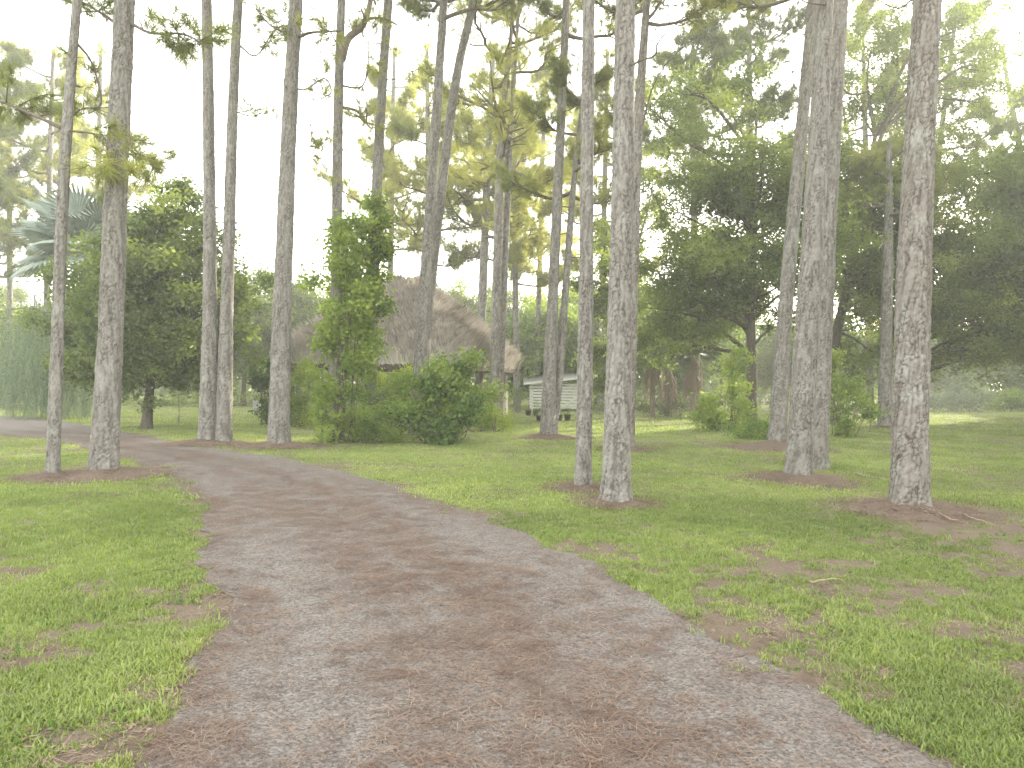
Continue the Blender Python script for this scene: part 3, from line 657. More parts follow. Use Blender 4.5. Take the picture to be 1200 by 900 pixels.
lawn = link('ground', mesh_from('ground', np.stack([xf, yf, gz], -1), fq, [M['lawn']], {'bare': bare}, True), kind='structure')

# grass tufts
def grass_field(name, tm, n, ymin, ymax, bare_max, sc, mat, label, power=1.0):
    y = ymin + (ymax - ymin) * RNG.uniform(0, 1, n) ** power; x = RNG.uniform(-1, 1, n) * (y * .74 + 1.0)
    b = bareness(x, y); ins = in_drive(x, y); ed = edge_dist(x, y)
    keep = (b + RNG.normal(0, .06, n) < bare_max) & (~ins | ((ed < .34) & (fbm(x * 2.6, y * 2.6, 2, 61) > .58) & (b < .62)))
    x, y, b = x[keep], y[keep], b[keep]; m = len(x)
    lush = fbm(x * 1.7, y * 1.7, 3, 51); far_side = np.clip((x + 1) / 4, 0, 1)
    P = np.stack([x, y, relief(x, y) - .002], -1)
    s = sc * (.62 + .75 * lush) * RNG.uniform(.7, 1.35, m)
    tint = np.clip(.50 + .8 * (fbm(x * .8, y * .8, 3, 52) - .5) + RNG.normal(0, .13, m) - .10 * far_side, 0, 1)
    o = scatter(name, tm, P, np.stack([RNG.uniform(-.2, .2, m), RNG.uniform(-.2, .2, m), RNG.uniform(0, 6.28, m)], -1), s, tint, mat, None, 'stuff')
    tag(o, label, 'grass'); return m
g1 = grass_field('lawn_grass', T_GRASS, 78000, 2.6, 9.5, .525, 1.0, M['grass'], 'short bright green grass nearest the camera on both sides of the drive', 1.35)
g2 = grass_field('lawn_grass', T_GRASSFAR, 60000, 9.5, 26, .56, .9, M['grass'], 'short green lawn grass around the feet of the pines', 1.2)
g3 = grass_field('lawn_grass', T_GRASSFAR, 26000, 26, 62, .68, 1.5, M['grass'], 'distant lawn grass beyond the pines', 1.3)

n = 5200; y = 2.7 + 15 * RNG.uniform(0, 1, n) ** 1.4; x = RNG.uniform(-1, 1, n) * (y * .74 + 1); k = (fbm(x * 1.3, y * 1.3, 3, 71) > .52) & (bareness(x, y) < .6) & ~in_drive(x, y); x, y = x[k], y[k]; m = len(x)
o = scatter('lawn_weeds', [leaf_spray(9, .10, .05, .026, 120 + q, .25) for q in range(3)], np.stack([x, y, relief(x, y) + .012], -1), np.stack([RNG.uniform(-.2, .2, m), RNG.uniform(-.2, .2, m), RNG.uniform(0, 6.28, m)], -1), RNG.uniform(.4, .9, m), RNG.uniform(.1, .9, m), M['vine_leaf'], None, 'stuff')
tag(o, 'small broad-leaved weeds mixed into the lawn', 'weeds')
# loose needles, bark chips and small stones lying on the drive and verge
def on_drive(n, power=2.0):
    r = (NR * .15 + NR * .82 * RNG.uniform(0, 1, n) ** (1 / power)).astype(int).clip(0, NR - 1); t = RNG.uniform(.0, 1, n)
    p = B3[r] * (1 - t)[:, None] + A3[r] * t[:, None]; return p[:, 0] + RNG.normal(0, .03, n), p[:, 1] + RNG.normal(0, .11, n), t, s_par[r]
x, y, t, s_ = on_drive(44000); k = (y > 2.4) & (y < 22)
band_t = np.exp(-((t - .62) / .11) ** 2) + np.exp(-((t - .04) / .08) ** 2) * .7 + np.exp(-((t - .36) / .10) ** 2) * .6 + .18 + 1.2 * (fbm(t * 7, s_ * .35, 4, 21) - .5)
k &= RNG.uniform(0, 1, len(x)) < (band_t * .8 + .25); x, y = x[k], y[k]; m = len(x)
o = scatter('needle_litter', T_LITTER, np.stack([x, y, relief(x, y) + .008], -1), np.stack([np.zeros(m), np.zeros(m), RNG.uniform(0, 6.28, m)], -1), RNG.uniform(.5, 1.0, m), RNG.uniform(.1, .9, m), M['litter'], None, 'stuff')
tag(o, 'fallen reddish pine needles strewn in bands on the drive', 'pine needles')
x, y, t, s_ = on_drive(30000, 3.0); k = (y > 2.3) & (y < 11); x, y = x[k], y[k]; m = len(x)
o = scatter('gravel', [pebble(s) for s in range(5)], np.stack([x, y, relief(x, y) + .007], -1), rand_rot(m), .003 + .006 * RNG.uniform(0, 1, m) ** 3, RNG.uniform(0, .9, m), M['stone'], None, 'stuff')
tag(o, 'small grey stones of the gravel drive', 'gravel')
n = 9000; y = 2.6 + 16 * RNG.uniform(0, 1, n) ** 1.4; x = RNG.uniform(-1, 1, n) * (y * .74 + 1); k = (bareness(x, y) > .53) & ~in_drive(x, y); x, y = x[k], y[k]; m = len(x)
o = scatter('needle_litter', T_LITTER + T_CHIP, np.stack([x, y, relief(x, y) + .01], -1), np.stack([np.zeros(m), np.zeros(m), RNG.uniform(0, 6.28, m)], -1), RNG.uniform(.5, 1.1, m), RNG.uniform(0, 1, m), M['litter'], None, 'stuff')
tag(o, 'brown needles and leaves in the bare patches of the lawn', 'leaf litter')

# ------------------------------------------------------------------ broadleaf trees
def build_oak(name, label, x, y, trunk_pts, trunk_r, clumps, leaf='oak_leaf', tm=None, seed=0, per=55, sps=1.0, group=None, tint=.45, cat='tree', mat='oak_bark', limb_every=1, fine=.6, twist=.25):
    """clumps: list of (centre xyz local, radius xyz). A limb runs from the trunk to each clump, leaves fill it unevenly."""
    rng = np.random.default_rng(seed); t = thing(name, label, cat, (x, y, 0), 0, group)
    TP = smooth_path([np.array(p, float) for p in trunk_pts], 24)
    mb = MB(); mb.tube(TP, np.linspace(trunk_r * 1.0, trunk_r * .35, 24) * (1 + .5 * np.exp(-np.arange(24) / 1.2)), 12, False); mb.obj('trunk', M[mat], t, smooth=True)
    twigs = MB(); LP = []; LT = []
    for ci, (c, r) in enumerate(clumps):
        c = np.array(c, float); r = np.array(r, float)
        zz = TP[:, 2]; target = min(zz[-1], max(zz[8], c[2] - .5 * np.hypot(c[0] - np.interp(c[2], zz, TP[:, 0]), c[1]) - .3)); s = np.array([np.interp(target, zz, TP[:, k]) for k in range(3)])
        if ci % limb_every == 0 and trunk_r > .03:
            mid = (s + c) / 2 + rng.normal(0, twist, 3) * np.linalg.norm(c - s) * .35 + np.array([0, 0, .07]) * np.linalg.norm(c - s)
            q = smooth_path([s, mid, c], 10); lr = trunk_r * .42 * min(1, .4 + .12 * np.linalg.norm(c - s)); l = MB(); l.tube(q, np.linspace(lr, lr * .2, 10), 6, False)
            for k in range(4):
                i = rng.integers(5, 10); e = c + rng.normal(0, .55, 3) * r; qq = smooth_path([q[i], (q[i] + e) / 2 + rng.normal(0, .12, 3) * r.max(), e], 5); l.tube(qq, np.linspace(lr * .28, lr * .08, 5), 4, False)
            l.obj('limb', M[mat], t, smooth=True)
        vol = float(r[0] * r[1] * r[2]) ** (1 / 3); n = int(per * 1.9 * vol ** 1.7)
        # sub-clumps make the outline uneven and leave gaps
        ns = max(4, int(9 * vol)); sub = c + rng.normal(0, .55, (ns, 3)) * r; w_ = rng.integers(0, ns, n)
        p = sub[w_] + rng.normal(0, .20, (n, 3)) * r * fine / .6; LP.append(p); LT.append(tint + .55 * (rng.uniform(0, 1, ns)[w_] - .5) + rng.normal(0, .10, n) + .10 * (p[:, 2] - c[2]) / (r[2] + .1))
    LP = np.concatenate(LP); LT = np.clip(np.concatenate(LT), 0, 1); k = LP[:, 2] > .05; LP, LT = LP[k], LT[k]
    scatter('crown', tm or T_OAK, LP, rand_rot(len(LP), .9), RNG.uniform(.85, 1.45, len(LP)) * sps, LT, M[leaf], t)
    return t
def ellip_clumps(rng, n, c, R, cr, shell=.62, squash=.7, zmin=None):
    out = []
    while len(out) < n:
        v = rng.normal(0, 1, 3); v /= np.linalg.norm(v); f = shell + (1 - shell) * rng.uniform(0, 1) if rng.uniform() < .8 else rng.uniform(0, .6)
        p = np.array(c) + v * np.array(R) * f * .88
        if zmin is not None and p[2] < zmin: continue
        q = cr * rng.uniform(.7, 1.3); out.append((p, (q, q, q * squash)))
    return out
def px_clumps(lst, x, y):
    """(px, py, r_px, depth offset) -> local clump"""
    out = []
    for px, py, r, dd in lst:
        p = np.array(at(px, py, y + dd)) - np.array([x, y, 0]); q = r * (y + dd) / F; out.append((p, (q, q * 1.1, q * .72)))
    return out
rg = np.random.default_rng(101)
# left round oak
x, y = ground_at(171, 503)
cl = ellip_clumps(rg, 46, (.0, .6, 4.0), (2.75, 2.4, 2.9), .95, zmin=1.5)
cl += px_clumps([(108, 335, 28, 0), (128, 295, 26, 0), (165, 240, 28, 0), (205, 235, 26, 0), (235, 270, 28, 0), (262, 330, 26, 0), (85, 370, 30, 0), (250, 380, 30, 0), (232, 430, 30, 0), (95, 430, 28, 0), (130, 445, 28, -.5), (185, 445, 28, -.5), (215, 225, 18, .5)], x, y)
build_oak('oak_tree', 'rounded dense oak left of the joined pines, its short trunk in the lawn', x, y, [(0, 0, -.1), (.05, .1, 1.2), (.1, .3, 3), (0, .5, 5.2)], .17, cl, seed=201, per=66, tint=.5)
# central dark oak
x, y = ground_at(880, 500)
cl = ellip_clumps(rg, 40, (-.4, 0, 7.2), (4.2, 3.4, 5.2), 1.25, shell=.5, zmin=2.3)
cl += px_clumps([(760, 300, 40, 0), (770, 360, 40, 0), (790, 400, 36, 0), (750, 400, 34, 1), (830, 400, 34, 0), (800, 330, 40, 0), (780, 240, 40, 0), (790, 160, 40, 0), (800, 110, 34, 0), (850, 120, 36, 0), (870, 90, 30, 0), (840, 200, 44, 0), (880, 260, 40, 1), (930, 300, 36, 0), (920, 380, 30, 0), (840, 330, 40, 0), (755, 120, 26, 1)], x, y)
build_oak('oak_tree', 'tall dark oak in the middle right with a nearly black trunk', x, y, [(0, 0, -.1), (.0, 0, 2), (-.05, 0, 4.5), (.1, .2, 7.5), (0, .1, 11)], .24, cl, seed=202, per=40, tint=.55)
x, y = px_at(714, 36)
cl = px_clumps([(720, 330, 26, 0), (705, 360, 26, 0), (725, 390, 28, 0), (700, 410, 22, 0), (718, 440, 22, 0), (705, 300, 22, 0), (712, 265, 20, 0), (735, 350, 24, 0), (740, 420, 24, 0), (695, 335, 20, 0), (700, 450, 16, 0), (730, 300, 22, 0)], x, y)
build_oak('oak_tree', 'young green oak seen between the two middle pines', x, y, [(0, 0, -.1), (.05, .1, 2.2), (.0, .1, 4.6), (.1, 0, 7.5)], .16, cl, seed=205, per=80, tint=.6)
# oak behind the double pine
x, y = ground_at(966, 497)
cl = ellip_clumps(rg, 34, (2.2, .5, 9.6), (5.0, 3.5, 5.4), 1.25, shell=.5, zmin=3)
cl += px_clumps([(1000, 330, 40, 0), (1010, 380, 34, 0), (1040, 300, 40, 0), (1020, 60, 40, 0), (1050, 30, 40, 0), (1130, 60, 40, 1), (1120, 20, 34, 1), (1000, 270, 34, 0), (990, 420, 26, 0), (1030, 420, 26, 0), (1150, 120, 40, 1), (1170, 200, 34, 2), (1060, 120, 44, 1), (1100, 170, 44, 1), (1080, 230, 44, 1), (1130, 220, 40, 1), (1040, 180, 34, 2), (1160, 80, 34, 2), (1010, 120, 36, 1)], x, y)
build_oak('oak_tree', 'spreading oak behind the big double pine with open forked limbs', x, y, [(0, 0, -.1), (.3, 0, 3), (1.0, .2, 6), (1.6, .2, 9), (2.2, .2, 13)], .27, cl, seed=203, per=42, tint=.6)
# right oak
x, y = ground_at(1050, 497)
cl = ellip_clumps(rg, 38, (3.6, 0, 5.6), (4.4, 3.3, 3.8), 1.3, shell=.5, zmin=2.4)
cl += px_clumps([(1100, 380, 40, 0), (1150, 370, 44, 0), (1190, 390, 40, 0), (1110, 290, 40, 0), (1160, 280, 44, 0), (1200, 310, 50, 0), (1100, 420, 26, 0), (1230, 350, 50, 0)], x, y)
build_oak('oak_tree', 'low wide oak at the right edge with hanging grey-green foliage', x, y, [(0, 0, -.1), (.2, 0, 2.2), (1.2, 0, 4.5), (3.0, 0, 7.4)], .2, cl, seed=204, per=32, tint=.62)

# ------------------------------------------------------------------ background woods: a few model trees, each copied
def model_tree(seed, h, rad, leaf='oak_leaf_far', tint=.5, n=22):
    r = np.random.default_rng(seed); cl = ellip_clumps(r, n, (0, 0, h * .58), (rad, rad, h * .40), rad * .36, shell=.45, zmin=h * .12)
    return cl
BG = []
protos = []
for k, (h, rad, tint, leaf) in enumerate([(11, 4.0, .4, 'oak_leaf_far'), (8.5, 3.6, .6, 'oak_leaf_far'), (13, 4.2, .3, 'oak_leaf_far'), (6.0, 3.4, .55, 'vine_leaf'), (9.5, 3.5, .75, 'yellow_leaf')]):
    protos.append((model_tree(300 + k, h, rad), h, leaf, tint))
bgs = [ # px, distance, proto, scale, label
 (-60, 52, 0, 1.0, 'dark hazy tree at the far left edge behind the drive'), (25, 50, 3, 1.0, 'low leafy tree behind the weeping bush'), (40, 60, 2, .75, 'hazy tree behind the silver palm'),
 (150, 56, 0, .8, 'hazy tree showing behind the rounded oak on its left'), (235, 52, 3, 1.0, 'low green tree in the gap right of the rounded oak trunk'),
 (285, 45, 2, .72, 'dark bluish tree between the joined pines and the straight pine'), (318, 50, 0, .78, 'hazy dark tree left of the thatched hut'), (365, 55, 4, .95, 'pale yellow-green tree behind the left slope of the thatched roof'),
 (350, 62, 1, 1.0, 'faint tree far beyond the left end of the hut'), (425, 58, 4, 1.1, 'sunlit yellowish tree behind the hut peak on the left'), (480, 60, 0, .95, 'hazy tree behind the hut peak'),
 (535, 56, 1, 1.05, 'hazy tree above the right slope of the thatched roof'), (590, 62, 2, .8, 'faint tall tree behind the roof end'), (625, 50, 3, 1.2, 'dark low tree just behind the right end of the hut'),
 (655, 62, 4, 1.1, 'pale sunlit tree behind the white shed'), (700, 60, 1, 1.1, 'green tree behind the right side of the shed'), (735, 50, 0, .8, 'shaded tree behind the thick middle pine'),
 (790, 52, 3, 1.3, 'shaded low tree behind the dead palm skirts'), (845, 64, 4, .8, 'faint bright tree seen under the dark oak'), (905, 58, 1, .8, 'pale tree between oak trunk and double pine'),
 (985, 56, 3, 1.2, 'light green tree right of the double pine'), (1040, 66, 1, .85, 'pale tree behind the distant right trunk'), (1100, 72, 3, 1.3, 'pale wood edge tree right of the thick right pine'),
 (1150, 78, 0, .7, 'far hazy tree at the field edge'), (1205, 70, 3, 1.3, 'far light green tree at the right end of the field'), (1260, 62, 0, .9, 'far tree past the right edge of the field'),
]
for q, px in enumerate(range(-60, 1300, 62)):
    bgs.append((px + (q * 37) % 29, 84 + (q * 23) % 12, (0, 1, 4, 2, 3)[q % 5], (.95, 1.0, .9, .8, 1.5)[q % 5], None))
for k_, (x_, y_) in enumerate([(20, 13), (24, 19), (26, 27), (30, 15), (33, 24), (27, 8), (38, 32), (37, 18), (18, 6), (24, 1), (31, 2), (42, 26), (34, 39), (44, 42), (27.5, 34), (29.5, 38.5), (33, 44), (38, 50)]):
    bgs.append((CX + x_ / y_ * F, y_, (0, 2)[k_ % 2], 1.15 if k_ < 14 else 1.3, 'off'))  # unseen oaks added at the right to keep low sun off the foreground
pobj = {}
for k, (px, d, pi, sc, lab) in enumerate(bgs):
    x, y = px_at(px, d); rz = k * 1.3
    grp = 'woodland trees behind the lawn'
    if lab is None: lab, grp = 'one of the hazy trees of the far wood behind everything', 'hazy trees of the far wood'
    if lab == 'off': lab, grp = 'tall oak added out of view right of the lawn to block the low sun', 'unseen oaks added right of the lawn as sun blockers'
    if pi not in pobj:
        cl, h, leaf, tint = protos[pi]
        pobj[pi] = build_oak('woodland_tree', lab, x, y, [(0, 0, -.1), (.1, 0, h * .3), (0, .1, h * .85)], .22, cl, leaf=leaf, tm=T_OAKFAR, seed=310 + pi, per=44, tint=tint, group='woodland trees behind the lawn', limb_every=3)
        pobj[pi].scale = (sc,) * 3; pobj[pi].rotation_euler = (0, 0, rz)
    else:
        copy_thing(pobj[pi], lab, (x, y, 0), rz, sc, grp)

# the far-off wood that reads as one mass behind everything
n = 5200; ang_ = RNG.uniform(-.86, .80, n); dist = RNG.uniform(66, 100, n); xw = np.tan(ang_) * dist; zw = np.abs(RNG.normal(0, 1, n)) * (1.3 + 3.0 * vnoise(xw * .11, dist * .1, 77))
o = scatter('far_woodland', T_OAKFAR, np.stack([xw, dist, zw + .2], -1), rand_rot(n, .9), RNG.uniform(1.6, 3.4, n), np.clip(.25 + .6 * vnoise(xw * .15, zw * .3, 78) + RNG.normal(0, .08, n), 0, 1), M['oak_leaf_far'], None, 'stuff')
tag(o, 'far-off hazy wood edge behind the lawn and field', 'wood')
# far pines
FARP = 'hazy pines standing beyond the lawn'
fp = [ # px base, top px, d, Ht, width px, crown0, label, tint
 (-30, -20, 40, 19, 10, 7, 'far pine at the very left edge of the view', .55), (12, 10, 46, 20, 7, 8, 'far pine with a bare thin trunk left of the slender near pine', .6),
 (52, 62, 43, 20.5, 8, 8.5, 'tall hazy pine behind the slender left pine', .65), (110, 118, 48, 21, 8, 9, 'hazy pine crown between the two left pines', .65), (-80, -70, 38, 17, 9, 6, 'far pine beyond the left edge of the view', .5),
 (455, 462, 44, 20, 8, 9, 'hazy pine behind the dark slim pine', .75), (505, 500, 40, 17, 9, 8, 'pale trunk rising behind the hut peak', .7), (560, 578, 38, 15, 11, 8, 'pale forked trunk right of the hut peak', .6),
 (606, 600, 42, 18.5, 8, 7, 'hazy pine just right of the hut roof end', .75), (628, 640, 48, 22, 7, 8, 'sunlit hazy pine left of the shed pine', .8), (704, 712, 44, 19, 8, 8, 'hazy pine between the two middle pines', .6),
 (815, 812, 38, 19.5, 10, 12, 'pine top rising behind the dark oak on its left', .55), (880, 878, 36, 22, 12, 13, 'pine rising straight above the dark oak trunk', .5), (1020, 1012, 42, 23, 9, 13, 'pine top behind the spreading oak', .6), (1070, 1115, 40, 22, 9, 11, 'pine top behind the low wide oak at the right', .5), (1238, 1175, 46, 20, 9, 10, 'hazy pine top near the right edge of the view', .5),
]
for k, (bx, tx, d, Ht, wd, c0, lab, tint) in enumerate(fp):
    yb = CY + (bx - CX) * math.tan(ROLL) + H_CAM * F / d
    build_pine(lab, (bx, yb), [(bx * .6 + tx * .4, 300), (bx * .3 + tx * .7, 170), (tx, 60)], [wd, wd * .85, wd * .7, wd * .45], Ht, c0, 400 + k, n_br=17, br_len=3.5, needle='needle' if tint > .58 else 'needle_dark', group=FARP, far=True, tsc=1.2, tint_mid=tint, subs=10, tpt=9)

# ------------------------------------------------------------------ shrubs and vines
def shrub(name, label, base, clumps, leaf, tm, seed, per=150, tint=.5, cat='bush', stems=3, sps=1.0, d=None):
    if d is None: x, y = ground_at(*base)
    else: x, y = unroll(*base)[0] * d / F, d
    rng = np.random.default_rng(seed); t = thing(name, label, cat, (x, y, 0))
    cl = px_clumps(clumps, x, y); LP = []; LT = []; st = MB()
    for c, r in cl:
        r = np.array(r); vol = float(np.prod(r)) ** (1 / 3); n = int(per * vol ** 1.6 + 20); ns = max(5, int(14 * vol)); sub = c + rng.normal(0, .64, (ns, 3)) * r; w_ = rng.integers(0, ns, n)
        LP.append(sub[w_] + rng.normal(0, .22, (n, 3)) * r); LT.append(tint + .6 * (rng.uniform(0, 1, ns)[w_] - .5) + rng.normal(0, .1, n))
        for k in range(stems):
            e = c + rng.normal(0, .35, 3) * r; b = np.array([c[0] * .55 + rng.normal(0, .12), c[1] * .55 + rng.normal(0, .12), -.03]); q = smooth_path([b, (b + e) / 2 + rng.normal(0, .1, 3), e], 6); st.tube(q, np.linspace(.02, .006, 6), 4, False)
    LP = np.concatenate(LP); LT = np.clip(np.concatenate(LT), 0, 1); LP[:, 2] = np.abs(LP[:, 2]) + .03
    scatter('foliage', tm, LP, rand_rot(len(LP), .9), RNG.uniform(.7, 1.35, len(LP)) * sps, LT, M[leaf], t)
    st.obj('stems', M['branch'], t)
    return t
shrub('bush', 'dark green leafy bush left of the straight pine, at the hut', (312, 498), [(316, 450, 16, 0), (322, 470, 18, 0), (314, 432, 12, 0), (330, 485, 16, 0), (306, 445, 8, 0)], 'vine_leaf', T_VINE, 501, tint=.2)
shrub('bush', 'yellow-green bush under the left eave of the hut', (352, 500), [(352, 445, 17, 0), (365, 465, 20, 0), (345, 475, 16, 0), (360, 430, 14, 0), (375, 490, 18, 0), (350, 492, 16, 0)], 'yellow_leaf', T_FINE, 502, tint=.6, per=380)
shrub('climbing_vine', 'tall column of green vine climbing the trunks left of the thatched roof', (392, 515), [(388, 500, 18, 0), (392, 460, 20, 0), (392, 425, 20, 0), (396, 390, 18, 0), (394, 360, 16, 0), (394, 330, 15, 0), (396, 300, 15, 0), (410, 285, 15, 0), (422, 265, 8, .3), (400, 335, 16, 0), (425, 345, 13, .5), (428, 385, 13, .5), (425, 425, 14, .5), (412, 330, 18, .3), (412, 370, 20, .3), (410, 410, 18, .3), (402, 265, 9, 0), (425, 300, 12, .6), (374, 405, 8, 0)], 'vine_leaf', T_VINE, 503, per=240, tint=.95, cat='vine', stems=1, d=19.3)
shrub('climbing_vine', 'thin yellowish vine wrapped round the dark slim pine trunk', (436, 512), [(440, 330, 9, 0), (442, 300, 12, 0), (446, 265, 7, 0), (438, 240, 5, 0), (452, 290, 10, .1), (440, 360, 9, .2), (432, 400, 9, 0), (436, 270, 10, 0)], 'yellow_leaf', T_VINE, 504, per=330, tint=.4, cat='vine', stems=0, d=20.3)
shrub('bush', 'broad tangle of mixed green shrubs in front of the hut', (430, 518), [(410, 490, 24, 0), (440, 485, 24, 0), (460, 500, 20, 0), (395, 505, 18, -.3), (430, 508, 20, -.3), (460, 465, 18, 0), (480, 450, 14, .4), (480, 480, 18, 0), (380, 480, 18, .2), (425, 460, 16, .2)], 'vine_leaf', T_FINE, 505, per=420, tint=.75)
shrub('bush', 'bright sunlit yellow-green patch of leaves under the front eave', (480, 505), [(478, 450, 10, 1), (492, 447, 9, 1), (470, 462, 12, 1), (450, 450, 10, 1), (485, 465, 12, .6)], 'yellow_leaf', T_VINE, 506, per=260, tint=.7)
shrub('bush', 'large dark green bush at the foot of the leaning pines', (520, 520), [(520, 440, 22, 0), (540, 455, 24, 0), (515, 475, 26, 0), (500, 500, 20, -.3), (530, 495, 24, -.2), (552, 480, 18, 0), (505, 450, 18, 0), (485, 495, 18, 0), (540, 440, 14, .2), (518, 510, 16, -.4)], 'vine_leaf', T_VINE, 507, per=210, tint=.52)
shrub('bush', 'small yellow-green bush at the right end of the tangle, near the hut post', (574, 506), [(572, 490, 12, 0), (582, 482, 9, 0), (560, 498, 11, 0), (578, 500, 10, 0), (590, 496, 7, 0)], 'yellow_leaf', T_FINE, 508, per=330, tint=.5)
shrub('bush', 'bright vine-covered bush left of the dark oak trunk', (855, 505), [(860, 440, 12, 0), (862, 465, 14, 0), (858, 485, 16, 0), (845, 495, 14, 0), (830, 485, 13, 0), (875, 500, 14, 0), (822, 470, 10, 0), (865, 415, 9, 0), (835, 500, 12, -.3), (890, 505, 10, -.5)], 'vine_leaf', T_VINE, 509, per=190, tint=.9)
shrub('bush', 'low creeping leaves between the oak trunk and the next pine', (888, 515), [(875, 512, 12, 0), (895, 510, 12, 0), (860, 510, 10, 0), (905, 505, 9, .3), (885, 500, 10, .4)], 'vine_leaf', T_FINE, 510, per=260, tint=.45)
shrub('bush', 'arching green bush right of the double pine', (985, 512), [(985, 462, 11, 0), (1005, 470, 8, 0), (978, 485, 13, 0), (1018, 484, 6, 0), (990, 502, 9, 0), (974, 445, 10, 0), (998, 455, 8, .3), (972, 425, 7, .2)], 'vine_leaf', T_VINE, 511, per=190, tint=.8)
shrub('bush', 'pale green wood edge shrubs right of the thick right pine', (1110, 486), [(1095, 470, 12, 0), (1115, 465, 14, 1), (1135, 470, 14, 0), (1155, 465, 12, 0), (1125, 455, 10, 2)], 'willow', T_OAKFAR, 512, per=70, tint=.5, sps=.8, d=55)
shrub('bush', 'blue-green shrubs at the far right end of the field', (1185, 486), [(1170, 473, 12, 0), (1185, 468, 14, 0), (1205, 470, 16, 0), (1230, 468, 16, 0)], 'vine_leaf', T_OAKFAR, 513, per=70, tint=.5, sps=.8, d=58)
shrub('bush', 'sunlit low shrubs beyond the lawn right of the rounded oak trunk', (225, 476), [(190, 470, 8, 0), (210, 467, 9, 0), (232, 469, 9, 0), (255, 466, 9, 0), (280, 468, 9, 0), (150, 470, 7, 0), (300, 470, 9, 0)], 'yellow_leaf', T_OAKFAR, 514, per=30, tint=.45, sps=.6, d=44)
shrub('bush', 'low green shrubs beyond the shed lawn, left of the dead palm skirts', (715, 484), [(705, 472, 8, 0), (722, 470, 9, 0), (740, 473, 8, 0)], 'vine_leaf', T_OAKFAR, 515, per=30, tint=.5, sps=.6, d=42)
shrub('bush', 'green undergrowth behind the hut posts', (605, 482), [(565, 470, 8, 0), (580, 472, 8, 0), (607, 468, 8, 0), (548, 468, 8, 0), (530, 466, 9, 0)], 'vine_leaf', T_OAKFAR, 516, per=40, tint=.35, sps=.5, d=41)
shrub('bush', 'leafy undergrowth at the wood edge between double pine and right trunk', (1015, 488), [(975, 465, 12, 0), (995, 455, 12, 0), (1015, 460, 12, 0), (1030, 468, 10, 0), (1055, 470, 10, 0), (1070, 468, 9, 0)], 'vine_leaf', T_OAKFAR, 517, per=26, tint=.75, sps=.6, d=48)
shrub('bush', 'dark undergrowth between the dead palm skirts', (790, 488), [(755, 476, 8, 0), (775, 478, 8, 0), (798, 476, 9, .5), (822, 478, 8, 0)], 'oak_leaf', T_VINE, 519, per=120, tint=.5, d=38.5)
# thin sapling on the lawn
x, y = ground_at(209, 498); t = thing('sapling', 'thin young sapling with sparse leaves on the lawn left of the joined pines', 'sapling', (x, y, 0))
mb = MB(); q = smooth_path([(0, 0, -.03), (.02, 0, .5), (-.02, 0, 1.1), (.02, 0, 1.5)], 10); mb.tube(q, np.linspace(.014, .005, 10), 5, False); mb.obj('stem', M['branch'], t)
mb = MB(); mb.tube([(0, 0, 0), (0, 0, .28)], [.035, .035], 8); mb.obj('tree_guard', M['post'], t)
LP = np.concatenate([RNG.normal(0, .22, (26, 3)) * np.array([1, 1, 1.2]) + np.array([0, 0, 1.25])]); scatter('foliage', T_FINE, LP, rand_rot(26), RNG.uniform(.6, 1, 26), RNG.uniform(.3, .9, 26), M['willow'], t)

# weeping tree at the left
x, y = px_at(66, 29.5); t = thing('weeping_tree', 'pale weeping tree with hanging strands at the far left behind the drive', 'tree', (x, y, 0))
mb = MB(); mb.tube(smooth_path([(0, 0, -.1), (.1, 0, 1.6), (-.1, .1, 3.2), (.1, 0, 4.8)], 14), np.linspace(.14, .05, 14), 8, False); mb.obj('trunk', M['oak_bark'], t, smooth=True)
rng = np.random.default_rng(61); LP = []
for k in range(90):
    a = rng.uniform(0, 6.28); rr = rng.uniform(.3, 2.3); zt = 5.2 - .55 * rr ** 1.3 + rng.normal(0, .35); e = np.array([math.cos(a) * rr, math.sin(a) * rr, zt])
    if k % 5 == 0:
        l = MB(); l.tube(smooth_path([(0, 0, 3.0 + rng.uniform(-.6, 1)), e * .5 + np.array([0, 0, 2.2]), e], 8), np.linspace(.04, .012, 8), 5, False); l.obj('limb', M['oak_bark'], t, smooth=True)
    n = rng.integers(16, 34); zs = zt - rng.uniform(0, 1, n) * (zt - .9); LP.append(np.stack([e[0] + rng.normal(0, .22, n) + math.cos(a) * .3 * (zt - zs) / 4, e[1] + rng.normal(0, .22, n), zs], -1))
LP = np.concatenate(LP); n = len(LP); scatter('crown', T_STRAND, LP, np.stack([RNG.normal(0, .12, n), RNG.normal(0, .12, n), RNG.uniform(0, 6.28, n)], -1), RNG.uniform(.7, 1.2, n), RNG.uniform(.1, .9, n), M['willow'], t)
x, y = px_at(0, 34); 
shrub('bush', 'dark green shrubs behind the drive at the left edge of the view', (10, 488), [(0, 440, 22, 0), (18, 455, 18, 0), (-20, 450, 24, 0), (5, 400, 22, 0), (-10, 360, 24, 1), (20, 380, 16, 1)], 'oak_leaf_far', T_OAKFAR, 518, per=40, tint=.3, sps=.6, d=36)

